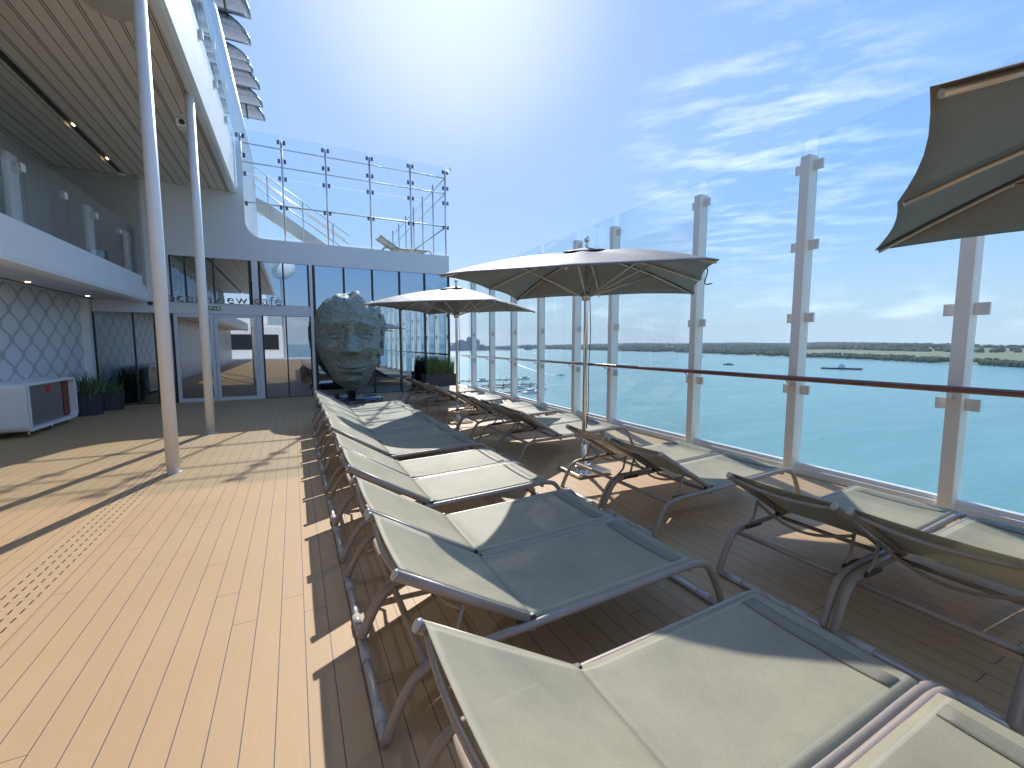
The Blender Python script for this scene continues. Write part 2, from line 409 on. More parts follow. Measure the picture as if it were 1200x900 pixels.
# ------------------------------------------------------------------ camera, light, world
cam = bpy.data.cameras.new('camera'); co = bpy.data.objects.new('camera', cam); COL.objects.link(co)
cam.sensor_width = 36; cam.lens = 36*510/1200; cam.clip_start = .05; cam.clip_end = 60000
yaw = math.atan(255/510); pitch = math.atan(47/510)
co.location = (0, 0, 1.6); co.rotation_euler = (math.pi/2-pitch, 0, -yaw)
sc.camera = co
SA, SE = R(19.2), R(38.5)
sd = Vector((math.sin(SA)*math.cos(SE), math.cos(SA)*math.cos(SE), math.sin(SE)))
sl = bpy.data.lights.new('sun', 'SUN'); so = bpy.data.objects.new('sun', sl); COL.objects.link(so)
sl.energy = 2.2; sl.angle = R(.5); sl.color = (1, .965, .92)
so.rotation_euler = (-sd).to_track_quat('-Z', 'Y').to_euler(); so.location = (0, 0, 50)
w = bpy.data.worlds.new('World'); sc.world = w; w.use_nodes = True
nt = w.node_tree; nt.nodes.clear()
wo = N(nt, 'ShaderNodeOutputWorld'); bg = N(nt, 'ShaderNodeBackground')
sky = N(nt, 'ShaderNodeTexSky', sky_type='NISHITA'); sky.sun_disc = False
sky.sun_elevation = SE; sky.sun_rotation = SA; sky.air_density = 1.0; sky.dust_density = .5; sky.ozone_density = 1.6; sky.altitude = 30
tc = N(nt, 'ShaderNodeTexCoord').outputs['Generated']
sp = N(nt, 'ShaderNodeSeparateXYZ'); nt.links.new(tc, sp.inputs[0])
SKY_K = .66; SKY_A = 1.54; CD = [(.78, .53, .35), (.86, .35, .38)]; CLOUD = (5.2, 5.35, 5.6, 1)
zz = MA(nt, 'MAXIMUM', sp.outputs[2], .0)
den = MA(nt, 'ADD', zz, .06)
cb = N(nt, 'ShaderNodeCombineXYZ')
nt.links.new(MA(nt, 'DIVIDE', sp.outputs[0], den), cb.inputs[0]); nt.links.new(MA(nt, 'DIVIDE', sp.outputs[1], den), cb.inputs[1])
# cirrus
mp = N(nt, 'ShaderNodeMapping'); nt.links.new(cb.outputs[0], mp.inputs[0])
mp.inputs['Rotation'].default_value = (0, 0, R(52))
mpr = N(nt, 'ShaderNodeMapping'); nt.links.new(mp.outputs[0], mpr.inputs[0]); mp = mpr
mp.inputs['Scale'].default_value = (1.7, 3.6, 1); mp.inputs['Location'].default_value = (2.3, .9, 0)
n1 = noise_tex(nt, mp.outputs[0], 1.35, 9, .62)
mpb = N(nt, 'ShaderNodeMapping'); nt.links.new(cb.outputs[0], mpb.inputs[0]); mpb.inputs['Location'].default_value = (5.1, 3.3, 0)
n2 = noise_tex(nt, mpb.outputs[0], .42, 2, .5)
def spot(d, lo, hi):
    dt = N(nt, 'ShaderNodeVectorMath', operation='DOT_PRODUCT'); nt.links.new(tc, dt.inputs[0]); dt.inputs[1].default_value = Vector(d).normalized()
    return ramp(nt, dt.outputs['Value'], lo, hi)
msk = MA(nt, 'MAXIMUM', MA(nt, 'MAXIMUM', spot(CD[0], .962, .997), MA(nt, 'MULTIPLY', spot(CD[1], .95, .999), .22)), MA(nt, 'MULTIPLY', ramp(nt, n2, .52, .68), .22))
cir = MA(nt, 'MULTIPLY', ramp(nt, n1, .47, .80), msk)
# low cumulus band near the horizon
mpc = N(nt, 'ShaderNodeMapping'); nt.links.new(tc, mpc.inputs[0]); mpc.inputs['Scale'].default_value = (7, 7, 26); mpc.inputs['Location'].default_value = (.4, 1.2, 0)
n3 = noise_tex(nt, mpc.outputs[0], 1.0, 7, .6)
band = MA(nt, 'MULTIPLY', ramp(nt, sp.outputs[2], .004, .03), MA(nt, 'SUBTRACT', 1.0, ramp(nt, sp.outputs[2], .055, .12)))
cum = MA(nt, 'MULTIPLY', ramp(nt, n3, .52, .74), band)
cl = MA(nt, 'MINIMUM', MA(nt, 'ADD', MA(nt, 'MULTIPLY', cir, .55), MA(nt, 'MULTIPLY', cum, .5)), 1.0)
bw = N(nt, 'ShaderNodeRGBToBW'); nt.links.new(sky.outputs[0], bw.inputs[0])
scl = MA(nt, 'DIVIDE', SKY_A, MA(nt, 'MULTIPLY_ADD', bw.outputs[0], SKY_K, 1.0))
vs = N(nt, 'ShaderNodeVectorMath', operation='SCALE'); nt.links.new(sky.outputs[0], vs.inputs[0]); nt.links.new(scl, vs.inputs['Scale'])
tint = MIX(nt, 1.0, vs.outputs[0], (.79, .975, 1.21, 1), 'MULTIPLY')
hz = MA(nt, 'MULTIPLY', MA(nt, 'SUBTRACT', 1.0, ramp(nt, sp.outputs[2], .0, .30)), .85)
hz2 = MA(nt, 'MULTIPLY', hz, hz)
tint = MIX(nt, hz2, tint, (2.5, 3.3, 4.0, 1))
glow = MA(nt, 'POWER', spot(tuple(sd), .94, 1.0), 2.0)
tint = MIX(nt, MA(nt, 'MULTIPLY', glow, .35), tint, (4.2, 4.6, 4.8, 1))
skc = MIX(nt, cl, tint, CLOUD)
nt.links.new(skc, bg.inputs[0]); bg.inputs[1].default_value = .15
nt.links.new(bg.outputs[0], wo.inputs[0])
sc.view_settings.view_transform = 'Standard'; sc.view_settings.look = 'None'; sc.view_settings.gamma = 1
sc.view_settings.use_curve_mapping = False; sc.view_settings.exposure = 1.27
sc.render.engine = 'CYCLES'
sc.cycles.transparent_max_bounces = 40; sc.cycles.max_bounces = 8; sc.cycles.diffuse_bounces = 5; sc.cycles.glossy_bounces = 4
sc.cycles.caustics_reflective = False; sc.cycles.caustics_refractive = False
sc.cycles.use_denoising = True; sc.cycles.sample_clamp_indirect = 6

# ------------------------------------------------------------------ setting: sea, deck, land
b = MB(); S_ = 30000
b.box(-S_, S_, -S_, S_, -33, -32); tag(b.build('sea', 'sea'), kind='structure')
b = MB(); b.box(-7.2, 5.9, -22, 14.72, -.3, 0); tag(b.build('deck', 'deck'), kind='structure')
b = MB(); b.box(-1.785, -1.438, -6, 14.6, -.05, .004); tag(b.build('deck_drain', 'drain'), kind='structure')
b = MB(); b.box(-7.2, 5.9, -40, 40, -34, -.304); b.box(-7.2, 5.9, 14.73, 40, -.3, -.01); tag(b.build('ship_hull', 'white'), kind='structure')

# ------------------------------------------------------------------ loungers
def make_lounger():
    t = thing('sun_lounger', '', 'sun lounger')
    prof = [(0, .022), (.035, .10), (.085, .195), (.15, .268), (.27, .298), (.6, .312), (1.2, .334), (1.6, .352), (1.73, .352), (1.83, .318), (1.915, .18), (1.985, .022)]
    for s in (-1, 1):
        b = MB(); b.tube([(x, s*.333, z) for x, z in prof], .0205, 12, smooth=5); b.build('side_rail', 'taupe', t)
    for x in (0.0, 1.985):
        b = MB(); b.tube([(x, -.333, .021), (x, .333, .021)], .0205, 12); r = b.build('ground_runner', 'runner', t)
        for y in (-.2, .2):
            g = MB(); g.tube([(x, y-.05, .024), (x, y+.05, .024)], .0245, 12); g.build('glide', 'glide', r)
    for x, z, rr in ((.175, .272, .017), (1.70, .322, .014), (.68, .285, .014)):
        b = MB(); b.tube([(x, -.325, z), (x, .325, z)], rr, 10); b.build('crossbar', 'taupe', t)
    # backrest frame: two side tubes + bowed bar at the top
    H0 = Vector((.655, 0, .338)); T0 = Vector((.055, 0, .70)); u = (T0-H0).normalized(); nrm = Vector((-u.z, 0, u.x))
    if nrm.z < 0: nrm = -nrm
    b = MB()
    for s in (-1, 1):
        b.tube([H0+Vector((0, s*.316, 0)), T0+Vector((0, s*.325, 0))], .0185, 12, ry=1.25)
    pts = []
    for k in range(13):
        a = k/12; y = -.325+.65*a; bow = math.sin(math.pi*a)**.8*.045
        pts.append(T0+u*(-.035)-nrm*(bow*.8)+Vector((0, y, 0)))
    b.tube(pts, .013, 10)
    bf = b.build('backrest_frame', 'taupe', t)
    for s in (-1, 1):
        c = MB(); c.tube([T0+Vector((0, s*.325, 0))-u*.004, T0+Vector((0, s*.325, 0))+u*.010], [.021, .016], 12, ry=1.25); c.build('end_cap', 'runner', bf)
    # bowed support bar with two arms
    b = MB(); A0 = H0+u*.34
    pts = []
    for k in range(13):
        a = k/12; bow = math.sin(math.pi*a)
        pts.append(Vector((A0.x-.02-.02*bow, -.30+.60*a, A0.z-.05-.085*bow)))
    b.tube(pts, .010, 8)
    for s in (-1, 1):
        b.tube([(A0.x-.02, s*.302, A0.z-.03), (A0.x-.055, s*.305, .36), (A0.x-.11, s*.308, .315)], .010, 8)
    b.build('support_bar', 'taupe', t)
    for s in (-1, 1):
        b = MB(); b.box(.23, .40, s*.306-.008, s*.306+.008, .29, .315, .005); b.build('ratchet', 'ductdark', t)
        b = MB(); b.box(.60, .69, s*.318-.014, s*.318+.014, .318, .356, .006); b.build('hinge', 'black', t)
    # slings
    def seat(uu, vv):
        x = .664+(1.765-.664)*uu; y = -.325+.65*vv
        z = .306+(x-.6)*.0405+.030+.016*math.exp(-(uu/.045)**2)
        sag = .020*(1-(2*vv-1)**2)*math.sin(math.pi*min(1, max(0, uu)))**.5
        e = abs(2*vv-1); z -= .008*max(0, e-.93)/.07
        if uu > .95: z -= .03*((uu-.95)/.05)**2
        return (x, y, z-sag+.004*noise.noise(Vector((x*5, y*4, 2)))*min(1, (1-abs(2*vv-1))*4))
    b = MB(); b.sheet(seat, 26, 16); b.build('seat_sling', 'sling', t)
    def fb(uu, vv):
        p = Vector(seat(.845+.07*uu, .06+.88*vv)); p.z += .0042; return p
    b = MB(); b.sheet(fb, 3, 12, .002); b.build('foot_band', 'band', t)
    def back(uu, vv):
        p = H0.lerp(T0, .0+uu*.985); y = (-.312-.008*uu)+(.624+.016*uu)*vv
        sag = .030*(1-(2*vv-1)**2)*min(1, uu*2.2)*math.sin(math.pi*(.15+.75*uu))
        return p+Vector((0, y, 0))+nrm*(.022-sag)
    b = MB(); b.sheet(back, 16, 14); b.build('backrest_sling', 'sling', t)
    return t
L0 = make_lounger()
near = [(-.40, .0, 'beige sling lounger cut off in the bottom right corner of the photo'),
        (.99, .0, 'largest nearest lounger with backrest at bottom centre and sunlit seat'),
        (1.985, 0., 'lounger with half shaded seat, separated from the nearest one by a deck gap'),
        (2.69, 0., 'lounger touching the half shaded one, dark curved shadow over its foot'),
        (3.63, 0., 'fully sunlit lounger with a strip of open deck on its camera side'),
        (4.335, 0., 'fully sunlit lounger just beyond the one beside the deck gap, before the brown rail'),
        (5.30, 0., 'lounger whose thick brown side rail shows, seat mostly in parasol shade'),
        (6.03, 0., 'lounger lying wholly in the shadow of the far parasol'),
        (6.80, 0., 'lounger at the far edge of the far parasol shadow, shade crossing its seat diagonally'),
        (7.57, 0., 'sunlit lounger third from the glass cafe end of the inner row'),
        (8.36, 0., 'sunlit lounger second from the glass cafe end of the inner row'),
        (9.16, 0., 'last lounger of the inner row, closest to the stone face sculpture')]
near[0] = (.285, 0., near[0][2])
far = [(.895, 0., 'outer row lounger at the right edge of the photo, sagging backrest back seen large'),
       (1.62, 0., 'outer row lounger touching the one at the right edge, its backrest top left of it'),
       (2.90, 0., 'outer row lounger on the camera side of the near parasol pole, full side frame visible'),
       (3.615, 0., 'outer row lounger right behind the near parasol base, backrest crossing the pole'),
       (5.335, 0., 'outer row lounger just beyond the near parasol, its curved leg standing on bare shaded deck'),
       (6.06, 0., 'outer row lounger second beyond the near parasol, between two touching neighbours'),
       (7.085, 0., 'outer row lounger with sun on its foot end, third beyond the near parasol'),
       (7.81, 0., 'outer row lounger just on the camera side of the far parasol pole'),
       (9.21, 0., 'outer row lounger just beyond the far parasol pole'),
       (9.91, 0., 'outer row lounger second beyond the far parasol, touching the one by its pole'),
       (11.09, 0., 'outer row lounger second from the grass planter'),
       (11.90, 0., 'last lounger of the outer row, closest to the grass planter')]
first = True
def put_lounger(x, y, rz, label, group, z=0):
    global first
    o = L0 if first else copy_tree(L0)
    first = False
    o.location = (x, y, z); o.rotation_euler = (0, 0, rz); tag(o, label, 'sun lounger', group); return o
for y, a, lab in near: put_lounger(.262, y, R(a)+R(random.uniform(-.35, .35)), lab, 'inner row of sun loungers')
for y, a, lab in far: put_lounger(2.59, y, R(a)+R(random.uniform(-.4, .4)), lab, 'outer row of sun loungers')
put_lounger(2.75, 16.1, R(4), 'sun lounger standing on the upper deck behind the glass railing', 'upper deck loungers', 4.62)

# ------------------------------------------------------------------ umbrellas
def make_umbrella(label, loc, rz, cordang=0):
    t = thing('parasol', label, 'parasol', loc, rz, 'square grey parasols over the loungers')
    b = MB(); b.lathe([(.026, .0), (.026, 2.68), (.02, 2.70)], seg=18); b.build('pole', 'chrome', t)
    b = MB(); b.box(-.24, .24, -.24, .24, .0, .045, .006); b.lathe([(.06, .04), (.055, .09), (.036, .11), (.034, .34), (.030, .35)], seg=18)
    base = b.build('base_plate', 'chrome', t)
    for s in (-1, 1):
        b = MB(); b.tube([(s*.06, 0, .07), (s*.10, 0, .07), (s*.12, .02, .075)], .012, 8); b.build('base_knob', 'steel', base)
    b = MB(); b.lathe([(.03, 2.12), (.052, 2.13), (.056, 2.21), (.035, 2.235)], seg=18); b.build('hub', 'steel', t)
    D = 1.86; h = D/math.sqrt(2); zt, ze = 2.71, 2.30
    # canopy: four sides x two sectors
    n = 10; m_ = 12
    def edge_pt(q, s):        # q side 0-3, s 0..1 along the side
        a0 = q*math.pi/2; a1 = a0+math.pi/2
        c0 = Vector((math.cos(a0)*D, math.sin(a0)*D, 0)); c1 = Vector((math.cos(a1)*D, math.sin(a1)*D, 0))
        p = c0.lerp(c1, s); mid = (a0+a1)/2; inw = Vector((math.cos(mid), math.sin(mid), 0))
        k = abs(math.sin(2*math.pi*s)); k2 = math.sin(math.pi*s)
        p = p-inw*(.035*k+.03*k2); p.z = ze+.010*k+.018*k2
        return p
    for q in range(4):
        def fn(uu, vv, q=q):
            e = edge_pt(q, vv); top = Vector((0, 0, zt)); rr = .055+.945*uu
            p = top.lerp(e, rr); p.z += .055*math.sin(math.pi*rr)
            p.z -= .030*abs(math.sin(2*math.pi*vv))*math.sin(math.pi*min(1, rr))
            return p
        if q == 0: b = MB()
        b.sheet(fn, n, m_, .003)
    can = b.build('canopy', 'canopy', t)
    b = MB()
    for q in range(4):
        def fv(uu, vv, q=q):
            e = edge_pt(q, vv).normalized(); e.z = 0
            d = (Vector((math.cos(q*math.pi/2), math.sin(q*math.pi/2), 0))*.34).lerp(Vector((math.cos((q+1)*math.pi/2), math.sin((q+1)*math.pi/2), 0))*.34, vv)
            p = d*(.08+.92*uu); p.z = zt+.042-.078*uu; return p
        b.sheet(fv, 3, 6, .003)
    b.build('vent_cap', 'canopy', can)
    b = MB(); b.lathe([(.018, 2.72), (.022, 2.80), (.012, 2.81), (.032, 2.825), (.036, 2.85), (.02, 2.885), (.004, 2.892)], seg=16); b.build('finial', 'chrome', t)
    for k in range(8):
        a = k*math.pi/4; q = int(k//2) % 4; s = 0 if k % 2 == 0 else .5
        e = edge_pt(q, s)*1.0; L = Vector((e.x, e.y, 0)).length; d = Vector((math.cos(a), math.sin(a), 0))
        P = []
        for j in range(6):
            rr = .05+.93*j/5; z = zt+(e.z-zt)*rr+.055*math.sin(math.pi*rr)-.026
            P.append(d*L*rr+Vector((0, 0, z)))
        b = MB(); b.tube(P, .0105, 8, ry=1.3); rb = b.build('rib', 'rib', t)
        rr = .56; z = zt+(e.z-zt)*rr+.055*math.sin(math.pi*rr)-.036
        b = MB(); b.tube([d*.05+Vector((0, 0, 2.175)), d*L*rr+Vector((0, 0, z))], .0095, 8); b.build('strut', 'rib', rb)
    # tie-down cord and hanging crank cord
    d = Vector((math.cos(cordang), math.sin(cordang), 0))
    b = MB(); b.tube([d*.045+Vector((0, 0, 2.12)), d*.055+Vector((.006, 0, 1.7)), d*.05+Vector((0, .01, 1.3)), d*.045+Vector((.004, 0, .9)), d*.03+Vector((0, 0, .55))], .005, 6, smooth=4)
    e = edge_pt(int(cordang//(math.pi/2)) % 4, .25)
    b.tube([e+Vector((0, 0, .02)), e*1.02+Vector((.0, 0, -.06)), e*1.0+Vector((.03, .02, -.13)), e*1.03+Vector((.05, 0, -.2))], .006, 6, smooth=3)
    b.build('cord', 'cord', t)
    return t
make_umbrella('near grey parasol whose whole square canopy stands above the outer lounger row', (3.21, 4.40, 0), 0, R(-30))
make_umbrella('far grey parasol half hidden behind the nearer canopy, close to the glass cafe', (2.96, 8.42, 0), R(1), R(-30))
make_umbrella('dark underside of a parasol reaching in at the upper right corner of the photo', (3.35, .02, 0), R(26.3+45), R(215))

# ------------------------------------------------------------------ glass wind screen with posts
ws = thing('glass_wind_screen', 'tall glass screen with white posts and teak handrail along the deck edge facing the sea', 'glass railing', (5.6, 7, 0))
PY = [.22, 1.75, 3.22, 4.75, 6.70, 7.92, 9.45, 10.95, 12.45, 14.0]
def wadd(b, n, m, par=None):
    o = b.build(n, m, par or ws)
    if par is None: o.location = (-5.6, -7, 0)
    return o
for i, y in enumerate(PY):
    b = MB(); b.box(5.45, 5.62, y-.055, y+.055, 0, 3.80, .008)
    b.box(5.445, 5.50, y-.075, y+.075, 0.0, .02, .003)
    po = wadd(b, 'post', 'post')
    for z in (3.68, 2.77, 1.915, 1.04):
        for s in (-1, 1):
            b = MB(); b.box(5.525, 5.556, y+s*.106-.05, y+s*.106+.05, z-.056, z+.056, .006)
            wadd(b, 'clamp', 'clamp', po)
    b = MB(); b.tube([(5.46, y, 1.10), (5.38, y, 1.11), (5.335, y, 1.165)], .012, 8, smooth=3); wadd(b, 'rail_bracket', 'steel', po)
ys = [-1.3]+PY+[14.62]
for i in range(len(ys)-1):
    a, c = ys[i]+.075, ys[i+1]-.075
    if i == 0: a = ys[0]
    b = MB(); b.box(5.556, 5.570, a, c, .135, 4.02); g = wadd(b, 'glass_panel', 'glass')
b = MB(); b.tube([(5.33, -1.3, 1.19), (5.33, 14.6, 1.19)], .042, 14, ry=.75); wadd(b, 'handrail', 'teak')
b = MB(); b.box(5.50, 5.76, -1.3, 14.62, .0, .09, .01); b.box(5.53, 5.60, -1.3, 14.62, .091, .134, .004); wadd(b, 'kerb', 'white')

# ------------------------------------------------------------------ columns
for i, (x, y, lab) in enumerate(((-1.41, 6.66, 'nearer tall white round column rising from the deck'), (-1.40, 9.37, 'farther white round column between the nearer column and the cafe doors'))):
    b = MB(); b.lathe([(.070, .0), (.070, 5.79)], x, y, 28); b.lathe([(.088, 0), (.088, .006)], x, y, 28)
    tag(b.build('white_column', 'white'), lab, 'column', 'white columns under the canopy')

# ------------------------------------------------------------------ overhead canopy (deck above)
oc = thing('overhead_deck', 'deck overhead with beige slatted ceiling and white edge beam at upper left', 'ceiling', (-3, 4, 5.8))
def oadd(b, n, m, par=None):
    o = b.build(n, m, par or oc)
    if par is None: o.location = (3, -4, -5.8)
    return o
b = MB(); b.box(-3.58, -1.40, -14, 14.64, 5.80, 5.95); oadd(b, 'slatted_ceiling', 'ceil')
b = MB(); b.box(-7.0, -3.74, -14, 14.64, 5.80, 5.95); oadd(b, 'slatted_ceiling', 'ceil')
b = MB(); b.box(-3.739, -3.581, -14, 14.64, 5.86, 5.95); oadd(b, 'light_slot', 'black')
b = MB(); b.prism([(-1.30, 5.77), (-1.24, 5.79), (-1.24, 7.05), (-1.36, 7.05), (-1.36, 5.952), (-1.398, 5.952), (-1.398, 5.77)], 1, -14, 14.64); oadd(b, 'edge_beam', 'white')
b = MB(); b.box(-7, -1.362, -14, 14.64, 5.955, 6.1); oadd(b, 'slab', 'white')
ML = bpy.data.materials.new('lamp_glow'); ML.use_nodes = True
e = ML.node_tree.nodes['Principled BSDF']; e.inputs['Emission Color'].default_value = (1, .78, .5, 1); e.inputs['Emission Strength'].default_value = 2.2
M['lamp'] = ML
for y in (6.4, 9.0, 11.78, 13.52):
    b = MB(); b.box(-3.675, -3.645, y-.05, y+.05, 5.84, 5.858, .003); oadd(b, 'slot_lamp', 'lamp')
b = MB(); b.lathe([(.28, 5.785), (.30, 5.7995)], -1.86, 7.43, 28); oadd(b, 'speaker_grille', 'beige_speaker')
# glass wind panels standing above the edge beam
up = thing('upper_glass_edge', 'row of clamped glass panels standing above the white edge beam at top left', 'glass railing', (-1.2, 9, 7.05))
for k in range(7):
    y = 3.2+k*1.6
    b = MB(); b.box(-1.215, -1.200, y+.02, y+1.56, 6.9, 8.1); o = b.build('glass_panel', 'glass', up); o.location = (1.2, -9, -7.05)
    for z0 in (6.85, 7.6):
        b = MB(); b.box(-1.235, -1.18, y-.05, y+.05, z0, z0+.14, .005); o = b.build('clamp', 'clamp', up); o.location = (1.2, -9, -7.05)
# security camera
cm = thing('security_camera', 'small beige security camera hanging under the slatted ceiling beside the farther column', 'camera', (-1.70, 10.3, 5.8))
b = MB(); b.box(-.10, .10, -.06, .06, -.03, -.001, .008); b.tube([(0, 0, -.02), (0, 0, -.12)], .02, 10); b.build('mount', 'post', cm)
b = MB(); b.box(-.05, .15, -.16, .10, -.24, -.11, .02); hd = b.build('housing', 'post', cm)
b = MB(); b.tube([(.05, -.16, -.175), (.05, -.19, -.18)], .045, 14); b.build('lens', 'black', hd)

# ------------------------------------------------------------------ upper side balcony (left)
bl = thing('side_balcony', 'white curved balcony edge with glass balustrade and downlit soffit along the left', 'balcony', (-3.6, 6, 2.74))
def badd(b, n, m, par=None):
    o = b.build(n, m, par or bl)
    if par is None: o.location = (3.6, -6, -2.74)
    return o
b = MB(); b.prism([(-3.47, 2.68), (-3.40, 2.72), (-3.385, 2.80), (-3.41, 3.335), (-3.45, 3.36), (-3.56, 3.36), (-3.56, 2.745), (-3.60, 2.68)], 1, -14, 14.63); badd(b, 'fascia', 'white')
b = MB(); b.box(-4.85, -3.601, -14, 14.63, 2.73, 2.90); badd(b, 'soffit', 'grey_white')
b = MB(); b.box(-4.47, -4.41, -14, 14.6, 2.722, 2.729); badd(b, 'soffit_groove', 'black')
b = MB(); b.box(-7, -3.561, -14, 14.63, 2.901, 3.1); badd(b, 'floor_slab', 'grey_white')
for y in (8.6, 11.2, 13.8):
    b = MB(); b.lathe([(.035, 2.718), (.037, 2.7285)], -4.30, y, 18); badd(b, 'downlight', 'lamp')
for y in (3.75, 6.48, 9.22, 11.95, 14.2):
    b = MB(); b.box(-3.64, -3.57, y-.15, y+.15, 3.37, 4.37, .02); p_ = badd(b, 'post', 'white')
    b = MB(); b.box(-3.565, -3.52, y-.03, y+.03, 4.1, 4.25, .006); badd(b, 'clamp', 'clamp', p_)
yy = 1.1
while yy < 14.3:
    b = MB(); b.box(-3.505, -3.49, yy+.01, min(yy+1.35, 14.6), 3.365, 4.52); badd(b, 'glass_panel', 'clear')
    b = MB(); b.box(-3.56, -3.487, yy+.66+.68-.06, yy+.66+.68+.06, 4.15, 4.27, .004) if yy+1.4 < 14.5 else None
    if yy+1.4 < 14.5: badd(b, 'joint_clamp', 'clamp')
    else: b.bm.free()
    yy += 1.37
# promenade inner wall behind balcony
pw = thing('promenade_wall', 'dark inner wall with a rounded window behind the balcony glass at upper left', 'wall', (-6, 5, 3.1))
b = MB(); b.box(-5.2, -5.0, -14, 14.4, 3.11, 5.79); b.box(-5.2, -3.372, 14.42, 14.648, 3.11, 5.79); o = b.build('wall_panel', 'innerwall', pw); o.location = (6, -5, -3.1)
for yc in (3.6, 11.0):
    b = MB(); b.prism(rrect(yc-1.6, yc+1.6, 3.85, 5.35, .25), 0, -4.995, -4.96); f = b.build('window_frame', 'grey_white', pw); f.location = (6, -5, -3.1)
    b = MB(); b.prism(rrect(yc-1.5, yc+1.5, 3.95, 5.25, .2), 0, -4.958, -4.95); b.build('pane', 'mirror_glass', f)
# patterned wall
b = MB(); b.box(-4.86, -4.66, -14, 14.45, 0.002, 2.728); tag(b.build('patterned_wall', 'ogee'), 'white wall with grey interlaced oval lattice pattern under the balcony', 'wall')
# white rounded cabinet
cb_ = thing('towel_cabinet', 'white rounded cabinet with shiny grey front and red sticker against the patterned wall', 'cabinet', (-4.37, 11.1, 0))
def ring(b, outer, inner, x0, x1):
    O0 = [b.bm.verts.new((x0, p[0], p[1])) for p in outer]; O1 = [b.bm.verts.new((x1, p[0], p[1])) for p in outer]
    I0 = [b.bm.verts.new((x0, p[0], p[1])) for p in inner]; I1 = [b.bm.verts.new((x1, p[0], p[1])) for p in inner]
    n = len(outer)
    for i in range(n):
        j = (i+1) % n
        for q in ((O0[i], O0[j], O1[j], O1[i]), (I0[j], I0[i], I1[i], I1[j]), (O1[i], O1[j], I1[j], I1[i]), (O0[j], O0[i], I0[i], I0[j])): b.bm.faces.new(q)
b = MB(); ring(b, rrect(-.92, 1.02, .10, .93, .12), rrect(-.87, .97, .15, .88, .09), -.27, .29)
b.box(-.27, -.25, -.87, .97, .15, .88); b.build('shell', 'white', cb_)
b = MB(); b.box(.10, .20, -.62, .62, .155, .875, .004); f = b.build('front_panel', 'frontsteel', cb_)
b = MB(); b.box(.201, .205, .02, .20, .70, .82); b.build('sticker', 'red', f)
b = MB(); b.box(.05, .19, .70, .95, .155, .875, .004); b.build('rust_panel', 'orange', cb_)
b = MB(); b.box(.05, .17, -.86, -.70, .155, .875, .004); b.build('rust_panel', 'orange', cb_)
b = MB(); b.box(.12, .24, -.70, -.63, .155, .875, .01); b.build('edge_roller', 'post', cb_)
for x in (-.2, .2):
    for y in (-.7, .1, .8):
        b = MB(); b.tube([(x, y, 0), (x, y, .11)], .022, 10); b.build('foot', 'steel', cb_)

# ------------------------------------------------------------------ cafe front
W = 14.65
cf = thing('cafe_building', 'white framed glass front of the cafe with sliding doors and tall blue reflecting panes', 'building', (1, W, 0))
def cadd(b, n, m, par=None):
    o = b.build(n, m, par or cf)
    if par is None: o.location = (-1, -W, 0)
    return o
# white bulkhead: beam z3.96-4.6 across, raised part with rounded corner up to 5.8+ at left
poly = [(4.9, 3.96), (4.9, 4.60), (-.62, 4.60)]
for k in range(1, 9):
    a = R(90*k/9); poly.append((-.62-.46*math.sin(a), 4.60+.46*(1-math.cos(a))))
poly += [(-1.10, 7.2), (-1.22, 7.2), (-1.22, 5.94), (-3.38, 5.94), (-3.38, 2.42), (-2.88, 2.42), (-2.88, 3.96)]
b = MB(); b.prism([(p[0], p[1]) for p in poly], 1, W, W+.18)
cadd(b, 'bulkhead', 'grey_white')
b = MB(); b.box(-4.5, .50, W-.012, W+.12, 2.42, 2.72, .004); cadd(b, 'transom', 'grey_white')
b = MB(); b.box(-4.85, -4.52, W-.20, W+.1, 0.002, 2.72); b.box(-4.85, -2.9, W+.001, W+.1, 2.721, 3.0); cadd(b, 'jamb', 'white')
b = MB(); b.box(.50, .585, W-.03, W+.10, 0.0, 3.955, .004); cadd(b, 'white_mullion', 'grey_white')
b = MB(); b.box(-.99, -.83, W-.004, W+.10, 2.725, 3.955, .004); cadd(b, 'white_mullion', 'grey_white')
b = MB(); b.box(-.92, -.80, W-.015, W+.10, 0.0, 2.415, .004); cadd(b, 'white_mullion', 'grey_white')
for x in (.633, 1.478, 2.331, 3.19, 4.029, 4.87):
    b = MB(); b.box(x-.028, x+.028, W-.03, W+.06, 0.02, 3.955); cadd(b, 'mullion', 'darkframe')
for x in (-2.86, -2.54, -2.17, -1.90, -1.05, -.79, -.19, .47):
    b = MB(); b.box(x-.022, x+.022, W-.008, W+.06, 2.725, 3.955); cadd(b, 'mullion', 'darkframe')
for x in (-4.50, -3.72, -3.28, -2.90, -.775, -.17, .478):
    b = MB(); b.box(x-.018, x+.018, W-.006, W+.06, 0.02, 2.416); cadd(b, 'mullion', 'darkframe')
xs = [.661, 1.45, 1.506, 2.303, 2.359, 3.162, 3.218, 4.001, 4.057, 4.842]
for i in range(0, 10, 2):
    b = MB(); b.box(xs[i], xs[i+1], W+.02, W+.035, .02, 3.95); cadd(b, 'tall_pane', 'mirror_glass')
for a, c in ((-2.84, -2.56), (-2.52, -2.19), (-2.15, -1.92), (-1.88, -1.07), (-.77, -.21), (-.17, .45)):
    b = MB(); b.box(a, c, W+.02, W+.035, 2.73, 3.95); cadd(b, 'upper_pane', 'mirror_glass')
for a, c in ((-4.48, -3.74), (-3.70, -3.30), (-3.26, -2.92), (-.757, -.188), (-.152, .46)):
    b = MB(); b.box(a, c, W+.02, W+.035, .02, 2.41); cadd(b, 'lower_pane', 'tint_glass')
b = MB(); b.box(-4.5, 4.87, W-.005, W+.1, 0.0, .018); cadd(b, 'sill', 'darkframe')
b = MB(); b.box(4.872, 4.90, W-.02, 22, 0, 3.955); cadd(b, 'corner_post', 'darkframe')
